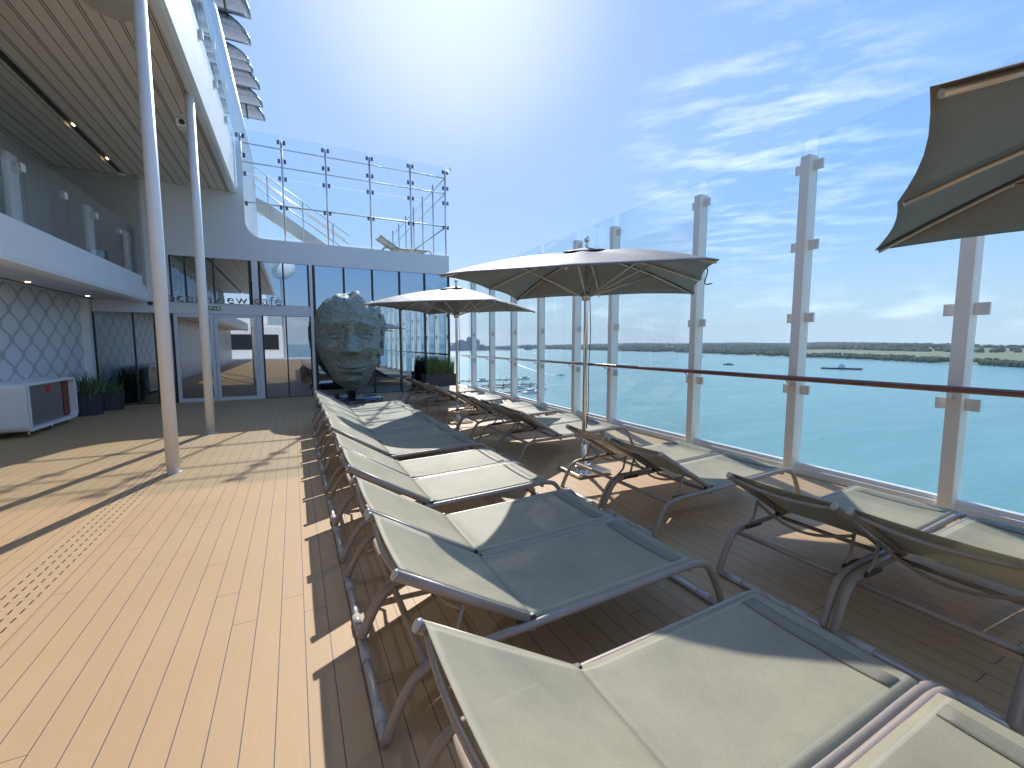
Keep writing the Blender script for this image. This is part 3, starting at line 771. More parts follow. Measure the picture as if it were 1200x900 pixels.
b = MB(); b.box(4.84, 4.868, 15.0, 22, .02, 3.95); cadd(b, 'side_pane', 'mirror_glass')
for a, c in ((-2.86, -1.965), (-1.955, -.925)):
    d = thing('x', None, None); d.name = 'sliding_door'
    d.parent = cf; d.location = (-1, -W, 0)
    b = MB(); b.box(a, a+.085, W-.03, W+.02, .0, 2.41, .004); b.box(c-.085, c, W-.03, W+.02, .0, 2.41, .004)
    b.box(a+.086, c-.086, W-.028, W+.018, .0, .10); b.box(a+.086, c-.086, W-.028, W+.018, 2.33, 2.41)
    b.build('door_frame', 'grey_white', d)
    b = MB(); b.box(a+.086, c-.086, W-.012, W+.0, .101, 2.329); b.build('door_pane', 'tint_glass', d)
# upper deck slab, roof of the cafe, interior
b = MB(); b.box(-3.3, 4.9, W+.181, 26, 4.35, 4.60); b.box(-3.3, 4.86, W+.181, 21.8, 4.30, 4.349); cadd(b, 'roof_slab', 'grey_white')
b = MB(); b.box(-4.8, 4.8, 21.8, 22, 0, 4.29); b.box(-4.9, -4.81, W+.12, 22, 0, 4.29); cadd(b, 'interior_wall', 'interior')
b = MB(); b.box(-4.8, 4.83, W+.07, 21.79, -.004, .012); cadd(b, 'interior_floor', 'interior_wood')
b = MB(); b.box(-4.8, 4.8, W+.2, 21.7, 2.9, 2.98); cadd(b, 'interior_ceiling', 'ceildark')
b = MB(); b.box(-4.0, -1.1, 18.0, 18.6, .012, 1.1, .02); b.box(-4.1, -1.0, 17.9, 18.7, 1.101, 1.15, .01); b.box(-4.0, -1.1, 18.0, 18.2, 2.1, 2.4); cadd(b, 'counter', 'interior_wood')
# lettering
def letters(name, txt, size, m, ext=.012):
    cu = bpy.data.curves.new('t', 'FONT'); cu.body = txt; cu.size = size; cu.extrude = ext; cu.offset = -.006; cu.space_character = 1.12
    o = bpy.data.objects.new('t', cu); COL.objects.link(o)
    bpy.context.view_layer.update()
    me = bpy.data.meshes.new_from_object(o.evaluated_get(bpy.context.evaluated_depsgraph_get()))
    bpy.data.objects.remove(o); me.name = name; me.materials.clear(); me.materials.append(M[m])
    r = bpy.data.objects.new(name, me); COL.objects.link(r); return r
s0 = letters('letter_src', 'oceanview café', .34, 'copper', .02)
me0 = s0.data; wd = max(v.co.x for v in me0.vertices)-min(v.co.x for v in me0.vertices); kx = 2.72/wd
bm0 = bmesh.new(); bm0.from_mesh(me0); seen = set(); isl = []
for v in bm0.verts:
    if v.index in seen: continue
    st = [v]; seen.add(v.index); cur = []
    while st:
        q = st.pop(); cur.append(q)
        for e_ in q.link_edges:
            o_ = e_.other_vert(q)
            if o_.index not in seen: seen.add(o_.index); st.append(o_)
    isl.append(cur)
isl.sort(key=lambda c: min(v.co.x for v in c)); grp = []
for c in isl:
    a_, b_ = min(v.co.x for v in c), max(v.co.x for v in c)
    if grp and (min(b_, grp[-1][1])-max(a_, grp[-1][0])) > .5*min(b_-a_, grp[-1][1]-grp[-1][0]): grp[-1][2].extend(c); grp[-1][1] = max(b_, grp[-1][1])
    else: grp.append([a_, b_, list(c)])
s = thing('cafe_sign', None, None, (-3.02, W-.06, 2.735))
for a_, b_, c in grp:
    keep = set(v.index for v in c); bm1 = bm0.copy(); bm1.verts.ensure_lookup_table()
    bmesh.ops.delete(bm1, geom=[v for v in bm1.verts if v.index not in keep], context='VERTS')
    for v in bm1.verts: v.co = Vector((v.co.x*kx, -v.co.z, v.co.y))
    me = bpy.data.meshes.new('letter'); bm1.to_mesh(me); bm1.free(); me.materials.append(M['copper'])
    o = bpy.data.objects.new('letter', me); COL.objects.link(o); o.parent = s
bm0.free(); bpy.data.objects.remove(s0)
tag(s, 'brown metal letters reading oceanview café standing on the transom above the doors', 'sign')
ex = thing('exit_sign', 'small green exit sign fixed on the white transom above the doors', 'sign', (-1.92, W-.02, 2.58))
b = MB(); b.box(-.14, .14, -.012, .006, -.055, .055, .004); b.build('sign_plate', 'green', ex)
b = MB()
b.box(-.11, -.085, -.0155, -.0125, -.035, .035); b.box(-.083, -.05, -.0155, -.0125, .0, .03)
b.box(-.03, .01, -.0155, -.0125, -.008, .008); b.prism([(.01, -.03), (.045, 0), (.01, .03)], 1, -.0155, -.0125); b.box(.07, .11, -.0155, -.0125, -.035, .035)
b.build('pictogram', 'white', ex)
# small dome camera under soffit
b = MB(); b.lathe([(.012, 2.60), (.05, 2.625), (.06, 2.66), (.06, 2.70)], -3.30, W-.14, 16)
tag(b.build('dome_camera', 'black'), 'black dome camera under the white ledge left of the cafe doors', 'camera')

# ------------------------------------------------------------------ upper deck railing
ur = thing('upper_deck_railing', 'glass and steel railing along the front edge of the upper deck', 'railing', (2, W, 4.6))
def uadd(b, n, m, par=None):
    o = b.build(n, m, par or ur)
    if par is None: o.location = (-2, -W, -4.6)
    return o
M['slate'] = simple('slate_clamp', (.13, .145, .20), .45, .2)
UX = [-1.10, -.085, 1.086, 2.359, 3.637, 4.82]; yr = W+.08
for i, x in enumerate(UX):
    b = MB(); b.tube([(x, yr, 4.601), (x, yr, 7.42)], .028, 10); p_ = uadd(b, 'post', 'steel')
    for z in (7.37, 6.85, 6.36, 5.55):
        for s in (-1, 1):
            b = MB(); b.box(x+s*.075-.035, x+s*.075+.035, yr-.03, yr-.008, z-.06, z+.06, .005)
            uadd(b, 'clamp', 'slate', p_)
for i in range(5):
    a, c = UX[i]+.04, UX[i+1]-.04
    for z0, z1 in ((4.68, 6.33), (6.38, 7.55)):
        b = MB(); b.box(a, c, yr-.03, yr-.018, z0, z1); uadd(b, 'glass_panel', 'glass')
for z, r_ in ((7.20, .018), (6.69, .018), (5.60, .022)):
    b = MB(); b.tube([(-1.1, yr+.02, z), (4.82, yr+.02, z)], r_, 8); uadd(b, 'rail', 'steel')
for k in range(1, 7):
    y = W+.08+k*1.45
    b = MB(); b.tube([(4.82, y, 4.601), (4.82, y, 7.42)], .026, 8); uadd(b, 'post', 'steel')
for z in (7.20, 6.69, 5.6):
    b = MB(); b.tube([(4.82, yr, z), (4.82, yr+8.7, z)], .018, 8); uadd(b, 'rail', 'steel')
b = MB(); b.tube([(4.80, yr+.1, 5.55), (4.0, yr+1.2, 4.95), (3.6, yr+1.8, 4.7)], .02, 8); uadd(b, 'brace', 'steel')
b = MB(); b.tube([(4.85, yr-.05, 7.42), (4.95, yr-.15, 7.35), (4.95, yr-.17, 7.5)], .02, 8, smooth=2); uadd(b, 'hook', 'steel')
b = MB(); b.box(-3.2, 4.85, 14.84, 26, 4.601, 4.615); uadd(b, 'deck_surface', 'grey_white')
# stair on upper deck
stt = thing('upper_stair', 'cream stair stringer with triple sloping handrails on the upper deck', 'stairs', (0, 18, 4.6))
def sadd(b, n, m):
    o = b.build(n, m, stt); o.location = (0, -18, -4.6)
for dz, y in ((0, 18.0), (-.33, 18.02), (-.62, 18.04), (.02, 19.0)):
    b = MB(); b.tube([(-1.35, y, 7.70+dz), (-.95, y, 7.68+dz), (2.05, y, 5.70+dz)], .024, 8); sadd(b, 'handrail', 'steel')
b = MB(); b.prism([(-1.3, 6.85), (-1.3, 6.35), (-.9, 6.2), (1.6, 4.62), (2.3, 4.62), (-.6, 6.55)], 1, 18.1, 18.2); sadd(b, 'stringer', 'slide')
b = MB()
for k in range(8): b.box(-.9+k*.36, -.6+k*.36, 18.21, 18.95, 6.28-k*.225, 6.31-k*.225)
sadd(b, 'tread', 'slide')
for x, z in ((-.6, 5.95), (.5, 5.2), (1.5, 4.62)):
    b = MB(); b.tube([(x, 18.0, z), (x, 18.0, 7.70-.66*(x+.95))], .02, 8); sadd(b, 'baluster', 'steel')

# ------------------------------------------------------------------ exhaust ducts and mast
def duct(i, px_tip, z_tip, y, L, rad, lab):
    t = thing('exhaust_pipe', lab, 'pipe', (px_tip-L, y, z_tip), 0, 'row of chrome exhaust pipes at the funnel')
    # horizontal tube along +X, cut obliquely so that the top reaches farther out, drooping tip
    b = MB(); seg = 24; n = 10; rings = []
    for j in range(n+1):
        f = j/n; rr = []
        for k2 in range(seg):
            a = 2*math.pi*k2/seg; cy, cz = math.cos(a), math.sin(a)
            hi = (1+cz)/2
            xe = L*(1.0-.60*hi**1.5)
            x = xe*f
            drop = 0
            rr.append(b.bm.verts.new((x, cy*rad, cz*rad-drop)))
        rings.append(rr)
    for j in range(n):
        for k2 in range(seg):
            ff = b.bm.faces.new((rings[j][k2], rings[j][(k2+1) % seg], rings[j+1][(k2+1) % seg], rings[j+1][k2])); ff.smooth = True
    o = b.build('hood', 'duct', t)
    so_ = o.modifiers.new('wall', 'SOLIDIFY'); so_.thickness = .03; so_.offset = -1
    b = MB(); 
    for xx in ((.62 if i in (0, 6) else .12)*L,): 
        P = [(xx, math.cos(2*math.pi*q/28)*(rad+.015), math.sin(2*math.pi*q/28)*(rad+.015)) for q in range(29)]
        b.tube(P, .035, 8)
    b.build('collar', 'ductdark', t)
    b = MB(); b.tube([(-1.6, 0, 0), (.0, 0, 0)], rad*.62, 18); b.build('inner_pipe', 'ductdark', t)
names = ['topmost and nearest chrome exhaust pipe, cut off by the photo top', 'second chrome exhaust pipe from the top', 'third and thinner chrome exhaust pipe from the top', 'fourth exhaust pipe from the top, tucked under the thin one', 'middle broad exhaust pipe pointing at the sky', 'second exhaust pipe from the bottom of the row', 'lowest exhaust pipe just above the glass railing']
D_ = [(-1.02, 17.45, 17.2, 2.3, .68), (-1.02, 16.60, 16.6+2.6, 1.9, .50), (-1.15, 14.78, 20.5, 1.7, .34), (-1.0, 14.35, 21.3, 1.7, .42), (-.78, 13.8, 22.3, 1.8, .50), (-.70, 12.95, 23.2, 1.8, .46), (-.62, 12.3, 24.2, 1.8, .50)]
# (tip x, tip z, y) along the funnel side, farther ones farther aft
tips = [(-.92, 20, 13.804), (-.99, 20.7, 13.22), (-1.12, 21.3, 12.86), (-1.02, 22, 12.87), (-.83, 22.7, 12.59), (-.78, 23.4, 12.20), (-.73, 24.1, 11.93)]
rads = [.62, .46, .28, .36, .46, .44, .46]; Ls = [2.1, 1.9, 1.7, 1.8, 1.9, 1.9, 1.9]
for i in range(7): duct(i, tips[i][0], tips[i][2]+rads[i]*.95, tips[i][1], Ls[i], rads[i], names[i])
b = MB(); b.box(-5.6, -4.2, 19.2, 26, 6, 17, .1); fo = b.build('funnel_casing', 'white'); tag(fo, 'white funnel casing behind the slatted deck edge', 'funnel')
b = MB(); b.tube([(-2.06, 18, 12.95), (-1.17, 18, 7.9), (-1.12, 18, 4.7)], .20, 14)
tag(b.build('leaning_mast', 'white'), 'white leaning pole crossing in front of the chrome exhaust pipes', 'mast')

# ------------------------------------------------------------------ sculpture
hs = thing('head_sculpture', 'giant green bronze face sculpture with cracked patchwork skin in front of the glass', 'sculpture', (1.33, 12.05, .2), R(-7))
def g2(x, y, sx, sy): return math.exp(-(x/sx)**2-(y/sy)**2)
WV = [(0, .10), (.02, .16), (.06, .30), (.12, .43), (.2, .56), (.3, .69), (.4, .775), (.5, .83), (.6, .855), (.7, .85), (.78, .82), (.86, .72), (.92, .60), (.97, .42), (1.0, .12)]
def lerpt(T, v):
    for i in range(len(T)-1):
        if v <= T[i+1][0]:
            f = (v-T[i][0])/(T[i+1][0]-T[i][0]); f = f*f*(3-2*f) if False else f
            return T[i][1]+(T[i+1][1]-T[i][1])*f
    return T[-1][1]
b = MB(); NV, NP = 280, 400; HB, HT = .18, 2.66
rows = []
for j in range(NV+1):
    v = j/NV; z = HB+(HT-HB)*v; wv = (lerpt(WV, v)+lerpt(WV, min(1, v+.02))+lerpt(WV, max(0, v-.02)))/3
    row = []
    for k in range(NP):
        ph = 2*math.pi*k/NP            # 0 = front (-Y)
        x = wv*math.sin(ph); dep = wv*(.80 if math.cos(ph) > 0 else .62)*(math.cos(ph))
        fr = max(0, math.cos(ph))
        P = Vector((x, -dep, z)); zz_ = z
        h = 0.0
        if fr > 0:
            ax = abs(x)
            # brow, sockets, eyes
            dx = ax-.40
            h += .045*g2(ax-.36, zz_-1.87-.07*math.cos(ax*3), .30, .07)
            h -= .105*g2(ax-.37, zz_-1.64, .24, .14)
            h -= .035*g2(ax-.15, zz_-1.68, .08, .12)
            h += .105*g2(dx, zz_-1.61, .17, .10)
            if abs(dx) < .20:
                q_ = 1-(dx/.20)**2; zu = 1.612+.066*q_; zl = 1.612-.045*q_
                h += .026*math.exp(-((zz_-zu-.012)/.016)**2)+.020*math.exp(-((zz_-zl+.012)/.016)**2)
                h -= .026*math.exp(-((zz_-zu-.055)/.015)**2)*q_
                if zl < zz_ < zu: h -= .024*min(1, min(zu-zz_, zz_-zl)/.02)
                rr_ = math.hypot(dx, zz_-1.625)
                if rr_ < .058: h += .012*(1-rr_/.058)
                if rr_ < .026: h -= .05
            # nose
            if 1.10 < zz_ < 1.90:
                tt = max(0, min(1, (1.84-zz_)/.62)); wn_ = .085+.070*tt
                amp = .035+.185*tt**1.2
                if zz_ < 1.22: amp *= max(0, (zz_-1.10)/.12)**.8
                h += amp*math.exp(-(abs(x)/wn_)**2.4)
            h += .062*g2(ax-.135, zz_-1.20, .060, .062)
            h -= .05*g2(ax-.075, zz_-1.130, .035, .022)
            # cheeks
            h += .05*g2(ax-.46, zz_-1.28, .20, .18); h -= .045*g2(ax-.38, zz_-.95, .14, .16)
            # mouth
            h += .065*g2(x, zz_-.79, .26, .12)
            h += .045*g2(ax-.05, zz_-.825, .17, .034); h += .052*g2(x, zz_-.705, .17, .045)
            h -= .060*g2(x, zz_-.768-.02*(x/.25)**2, .25, .013)
            h -= .02*g2(x, zz_-.95, .035, .07)
            h -= .04*g2(x, zz_-.61, .16, .035); h += .06*g2(x, zz_-.47, .15, .09)
            h *= 1.25*fr**.4
        nz = noise.fractal(P*1.6+Vector((3, 1, 7)), .9, 2.1, 4)
        nz2 = noise.noise(P*5.5)
        ce = noise.voronoi(P*3.2+Vector((nz, nz2, 0))*.5)[0]
        crk = -.018*max(0, 1-(ce[1]-ce[0])/.10)
        top = max(0, (v-.78)/.22)
        h += .035*nz+.014*nz2+crk + top*.12*noise.noise(P*2.6+Vector((9, 9, 2)))
        side = max(0, math.sin(ph))
        h += side**3*.06*(noise.noise(P*4+Vector((1, 5, 2)))+.1)
        d = Vector((math.sin(ph), -math.cos(ph), 0))
        Q = P+d*h
        # ragged crown: higher lobe right of the middle, notch beside it
        Q.z += top*(.12*g2(x-.22, 0, .12, 1)-.13*g2(x-.42, 0, .07, 1)-.05*g2(x-.02, 0, .06, 1)+.05*g2(x-.58,0,.07,1)+.03*g2(x+.3, 0, .25, 1)+.05*noise.noise(Vector((x*5, 2, 1))))
        row.append(b.bm.verts.new(Q))
    rows.append(row)
for j in range(NV):
    for k in range(NP):
        f = b.bm.faces.new((rows[j][k], rows[j][(k+1) % NP], rows[j+1][(k+1) % NP], rows[j+1][k])); f.smooth = True
b.bm.faces.new(rows[0][::-1]); b.bm.faces.new(rows[-1])
b.build('face', 'bronze', hs)
# broken flakes on the far side of the face
b = MB(); rnd = random.Random(3)
for k in range(16):
    a = R(rnd.uniform(62, 100)); v = rnd.uniform(.28, .9); wv = lerpt(WV, v); z = HB+(HT-HB)*v
    c = Vector((wv*math.sin(a), -wv*.75*math.cos(a), z)); r_ = rnd.uniform(.06, .13)
    rot = Matrix.Rotation(rnd.uniform(-.5, .5), 3, 'X') @ Matrix.Rotation(a-R(90)+rnd.uniform(-.3, .3), 3, 'Z')
    P = []
    n = 7
    pts = [(r_*rnd.uniform(.7, 1.15)*math.cos(2*math.pi*q/n), r_*rnd.uniform(.7, 1.25)*math.sin(2*math.pi*q/n)) for q in range(n)]
    t0 = [b.bm.verts.new(c+rot @ Vector((.03, p[0], p[1]))) for p in pts]; t1 = [b.bm.verts.new(c+rot @ Vector((-.02, p[0]*1.1, p[1]*1.1))) for p in pts]
    b.bm.faces.new(t0); b.bm.faces.new(t1[::-1])
    for q in range(n): b.bm.faces.new((t0[q], t1[q], t1[(q+1) % n], t0[(q+1) % n]))
b.build('flakes', 'bronze', hs)
b = MB(); b.lathe([(.085, .0), (.085, .34), (.10, .40)], 0, 0, 20); b.build('neck_rod', 'black', hs)
b = MB(); b.lathe([(.80, .0), (.82, .01), (.82, .175), (.80, .198), (.0001, .1985)], 1.28, 12.05, 48)
tag(b.build('round_plinth', 'plinth'), 'low round glossy black plinth under the giant face', 'plinth')

# ------------------------------------------------------------------ planters
def blades(b, n, x0, x1, y0, y1, z0, hmin, hmax, wid, lean, rnd):
    for _ in range(n):
        x = rnd.uniform(x0, x1); y = rnd.uniform(y0, y1); h = rnd.uniform(hmin, hmax); a = rnd.uniform(0, 2*math.pi); l = rnd.uniform(0, lean)*h
        w_ = wid*rnd.uniform(.7, 1.3); fa = rnd.uniform(0, math.pi); wx, wy = math.cos(fa)*w_, math.sin(fa)*w_
        prev = None
        for j in range(5):
            t = j/4; ww = (1-t**2.2)*(.55+.9*t*(1-t)*1.6); cx = x+math.cos(a)*l*t*t; cy = y+math.sin(a)*l*t*t; cz = z0+h*t
            cur = (b.bm.verts.new((cx-wx*ww, cy-wy*ww, cz)), b.bm.verts.new((cx+.25*wy, cy-.25*wx, cz)), b.bm.verts.new((cx+wx*ww, cy+wy*ww, cz)))
            if prev:
                for q in (0, 1):
                    f = b.bm.faces.new((prev[q], prev[q+1], cur[q+1], cur[q])); f.smooth = True
            prev = cur
rnd = random.Random(11)
def pot_plant(loc, rx, ry, hp, nb, hmin, hmax, leaf, lab, lobes=False, rz=0, lean=.5):
    t = thing('potted_plant', lab, 'plant', loc, rz)
    b = MB()
    if lobes:
        P = []
        for k in range(64):
            a = 2*math.pi*k/64; r_ = .93+.07*abs(math.cos(4*a)); P.append((rx*r_*math.cos(a), ry*r_*math.sin(a)))
        b.prism([(p[0]*.9, p[1]*.9) for p in P], 2, 0, .03)
        A = [b.bm.verts.new((p[0]*.9, p[1]*.9, .031)) for p in P]; B = [b.bm.verts.new((p[0], p[1], hp)) for p in P]
        C_ = [b.bm.verts.new((p[0]*.9, p[1]*.9, hp)) for p in P]; Dd = [b.bm.verts.new((p[0]*.88, p[1]*.88, hp-.06)) for p in P]
        for X, Y in ((A, B), (B, C_), (C_, Dd)):
            for k in range(64): b.bm.faces.new((X[k], X[(k+1) % 64], Y[(k+1) % 64], Y[k]))
        b.bm.faces.new(Dd)
    else:
        b.box(-rx, rx, -ry, ry, 0, hp-.06, .012)
        for x0, x1, y0, y1 in ((-rx, rx, -ry, -ry+.04), (-rx, rx, ry-.04, ry), (-rx, -rx+.04, -ry+.041, ry-.041), (rx-.04, rx, -ry+.041, ry-.041)): b.box(x0, x1, y0, y1, hp-.06, hp)
        for q in (-.33, .33): b.box(rx*q-.008, rx*q+.008, -ry-.004, -ry+.002, .01, hp-.01)
    b.build('pot', 'pot', t)
    b = MB(); blades(b, nb, -rx*.8, rx*.8, -ry*.8, ry*.8, hp-.08, hmin, hmax, .022, lean, rnd); b.build('foliage', leaf, t)
    return t
pot_plant((-4.28, 13.05, 0), .34, .34, .48, 130, .25, .58, 'leaf', 'spiky succulent in a dark fluted pot beside the white cabinet', True, lean=.75)
pot_plant((-4.12, 13.85, 0), .34, .34, .46, 90, .2, .42, 'leaf', 'dark fluted pot with low leaves close to the cafe glass', True, lean=.7)
pot_plant((4.30, 13.95, 0), .54, .28, .62, 340, .35, .68, 'grassleaf', 'long charcoal box planter full of upright green leaves at the far corner', lean=.22)

# ------------------------------------------------------------------ far shore
SH = [(876, 172), (921, 226), (972, 284), (1004, 346), (1117, 529), (1172, 762), (1335, 1205), (1357, 1514), (1390, 1741), (1440, 2282), (1500, 2808), (1600, 3566), (1700, 4400)]
SH = [(600, -600), (760, -100)]+SH
def shore(s):
    n = len(SH)-1; f = s*n; i = min(int(f), n-1); t = f-i
    return Vector((SH[i][0]*(1-t)+SH[i+1][0]*t, SH[i][1]*(1-t)+SH[i+1][1]*t, 0))
b = MB(); NS, NT = 160, 40; g = []
for i in range(NS+1):
    s_ = i/NS; p = shore(s_); row = []
    for j in range(NT+1):
        t = (j/NT)**2.2*9000
        q = p+Vector((t*.86, t*.5, 0))
        h = -32.5+min(t, 25)*.10+ (noise.noise(q*.0011)+.35)*min(1, t/1500)*20+min(1, max(0, t-1200)/4500)*20
        row.append(b.bm.verts.new((q.x, q.y, max(h, -31.2) if t > 8 else -33)))
    g.append(row)
for i in range(NS):
    for j in range(NT):
        f = b.bm.faces.new((g[i][j], g[i][j+1], g[i+1][j+1], g[i+1][j])); f.smooth = True
tag(b.build('far_hills', 'palegrass'), kind='structure')
# woods: many crown clumps in one mesh
def clump_proto(seed):
    bb = bmesh.new(); bmesh.ops.create_icosphere(bb, subdivisions=1, radius=1)
    r = random.Random(seed)
    for v in bb.verts: v.co *= r.uniform(.72, 1.2); v.co.z *= .9
    V = [v.co.copy() for v in bb.verts]; F = [[v.index for v in f.verts] for f in bb.faces]; bb.free(); return V, F
protos = [clump_proto(k) for k in range(6)]
V = []; F = []; rnd = random.Random(5)
def add_clump(x, y, z, r_):
    pv, pf = rnd.choice(protos); o = len(V); a = rnd.uniform(0, 6.28); ca, sa = math.cos(a), math.sin(a)
    for v in pv: V.append((x+r_*(v.x*ca-v.y*sa), y+r_*(v.x*sa+v.y*ca), z+r_*v.z))
    for f in pf: F.append([o+k for k in f])
def ground(q, t):
    h = -32.5+min(t, 25)*.10+(noise.noise(q*.0011)+.35)*min(1, t/1500)*20+min(1, max(0, t-1200)/4500)*20
    return max(h, -31.2)
for _ in range(4200):     # shoreline belt
    s_ = rnd.random(); t = 12+abs(rnd.gauss(0, 26)); p = shore(s_)+Vector((t*.86, t*.5, 0))
    if noise.noise(p*.008) < -.22: continue
    r_ = rnd.uniform(2.2, 5.6); add_clump(p.x, p.y, ground(p, t)+r_*.6, r_)
for _ in range(9000):     # woods behind the meadows
    s_ = rnd.random(); t = 1150+rnd.random()**1.3*5500; p = shore(s_)+Vector((t*.86, t*.5, 0))
    if noise.noise(Vector((p.x, p.y, 0))*.0022) < -.12 and t < 1800: continue
    r_ = rnd.uniform(6, 11)*(1+t/5000); add_clump(p.x, p.y, ground(p, t)+r_*.25, r_)
for _ in range(5200):     # wooded part of the shore
    s_ = .47+.53*rnd.random(); t = 15+rnd.random()*1250; p = shore(s_)+Vector((t*.86, t*.5, 0))
    if noise.noise(Vector((p.x, p.y, 3))*.004) < -.25: continue
    r_ = rnd.uniform(5, 9.5); add_clump(p.x, p.y, ground(p, t)+r_*.4, r_)
for _ in range(1500):      # hedges
    s_ = rnd.random(); t = 160+120*round(rnd.random()*2); p = shore(s_)+Vector((t*.86+rnd.uniform(-6, 6), t*.5, 0))
    if noise.noise(p*.006) < 0: continue
    r_ = rnd.uniform(3, 5.5); add_clump(p.x, p.y, ground(p, t)+r_*.5, r_)
me = bpy.data.meshes.new('far_woods'); me.from_pydata(V, [], F); me.materials.append(M['wood'])
o = bpy.data.objects.new('far_woods', me); COL.objects.link(o); tag(o, 'belt of distant green woods along the far shore beyond the water', 'woods', None, 'stuff')
# farther low land along the left of the horizon
b = MB(); P = [(-1500, 5200), (300, 5000), (900, 4700), (1500, 4450), (2300, 4500), (2600, 6500), (-1500, 7500)]
g = []
for i in range(61):
    s_ = i/60; x = -1500+3400*s_; y = 5400-900*s_+150*math.sin(s_*9)
    row = []
    for j in range(5):
        hh = [-33, -28, -12+16*noise.noise(Vector((x*.002, 1, 0))), 14+26*noise.noise(Vector((x*.0012, 5, 0))), 20][j]
        row.append(b.bm.verts.new((x+j*60, y+j*260, hh)))
    g.append(row)
for i in range(60):
    for j in range(4): f = b.bm.faces.new((g[i][j], g[i][j+1], g[i+1][j+1], g[i+1][j])); f.smooth = True
tag(b.build('far_headland', 'wood'), kind='structure')
# city quay and towers at the left
b = MB(); b.box(560, 1010, 2000, 2200, -33, -29); b.box(300, 1150, 2300, 2500, -33, -14, 3); tag(b.build('city_quay', 'tower'), kind='structure')
TW = [(690, 24, 22), (712, 20, 34), (735, 26, 48), (760, 22, 40), (783, 16, 62), (800, 26, 36), (826, 20, 50), (850, 28, 24), (880, 40, 14)]
descr = ['low flat', 'stepped', 'broad', 'pale slab', 'tallest slender', 'squat wide', 'second tallest', 'low long', 'lowest quayside']
for k, (x, w_, h) in enumerate(TW):
    b = MB(); b.box(x, x+w_, 2040+k*3, 2070+k*3, -29, -29+h); b.box(x+w_*.3, x+w_*.7, 2045+k*3, 2060+k*3, -29+h+.05, -29+h+4)
    tag(b.build('city_building', 'tower'), '%s grey building in the hazy waterfront skyline behind the far parasol pole' % descr[k], 'building', 'hazy waterfront buildings')
# ------------------------------------------------------------------ boats, marina
def hull(L, Wd, H_, m, parent, name='hull'):
    b = MB(); n = 12; R_ = []
    for j in range(n+1):
        t = j/n; w_ = Wd/2*(1-max(0, (t-.55)/.45)**2.2)*(.82+.18*min(1, t/.2)); x = -L/2+L*t; sh = H_*(1+.25*t*t)
        R_.append([b.bm.verts.new((x, -w_, sh)), b.bm.verts.new((x, -w_*.72, -.3)), b.bm.verts.new((x, w_*.72, -.3)), b.bm.verts.new((x, w_, sh))])
    for j in range(n):
        for q in range(4):
            b.bm.faces.new((R_[j][q], R_[j][(q+1) % 4], R_[j+1][(q+1) % 4], R_[j+1][q]))
    b.bm.faces.new(R_[0]); b.bm.faces.new(R_[-1][::-1]); return b.build(name, m, parent)
def motorboat(x, y, rz, L, lab, grp=None, m='boat'):
    t = thing('motorboat', lab, 'boat', (x, y, -32), rz, grp)
    hull(L, L*.3, L*.10, m, t)
    b = MB(); b.box(-L*.15, L*.2, -L*.1, L*.1, L*.1, L*.22, L*.02); b.build('cabin', 'boat' if m != 'boat' else 'boat', t)
    b = MB(); b.box(-L*.16, L*.205, -L*.105, L*.105, L*.155, L*.195); b.build('window_band', 'boatdark', t)
    return t
def sailboat(x, y, rz, L, lab, grp):
    t = thing('sailboat', lab, 'boat', (x, y, -32), rz, grp)
    hull(L, L*.28, L*.10, 'boat', t)
    b = MB(); b.box(-L*.1, L*.22, -L*.07, L*.07, L*.1, L*.15, L*.01); b.build('cabin', 'boat', t)
    b = MB(); b.tube([(L*.08, 0, L*.1), (L*.08, 0, L*1.15)], .09, 6); b.tube([(L*.08, 0, L*.24), (-L*.35, 0, L*.24)], .09, 6); b.build('mast', 'steel', t)
# barge
bt = thing('mooring_barge', 'dark low barge with small grey deckhouse moored on the open water at right', 'barge', (652, 322, -32), R(-70))
hull(44, 13, 1.7, 'boatdark', bt)
b = MB(); b.box(-4, 4, -2.4, 2.4, 1.9, 4.6, .2); b.box(-2.5, 2.5, -2, 2, 4.62, 6.6, .2); b.build('deckhouse', 'boat', bt)
b = MB(); b.box(-2.56, 2.56, -2.06, 2.06, 5.3, 6.1); b.tube([(0, 0, 6.6), (0, 0, 9.5)], .12, 6); b.build('window_band', 'boatdark', bt)
b = MB()
for k in range(14): b.tube([(-20+k*3, -6, 2.3), (-20+k*3, -6, 3.6)], .08, 5)
b.build('bollards', 'dock', bt)
motorboat(626, 472, R(-60), 15, 'small dark launch on the open water left of the barge', None, 'boatdark')
motorboat(254, 392, R(-40), 9, 'small motorboat with a white wake crossing behind the handrail')
motorboat(960, 800, R(-30), 9, 'tiny dark boat on the water between launch and barge', None, 'boatdark')
# ferry
ft = thing('ferry', 'small grey ferry far out near the horizon between the posts', 'ferry', (1180, 2160, -32), R(200))
hull(60, 16, 7, 'tower', ft)
b = MB(); b.box(-24, 18, -7, 7, 7.2, 19, .5); b.box(-10, 10, -5, 5, 19.1, 26, .5); b.build('superstructure', 'tower', ft)
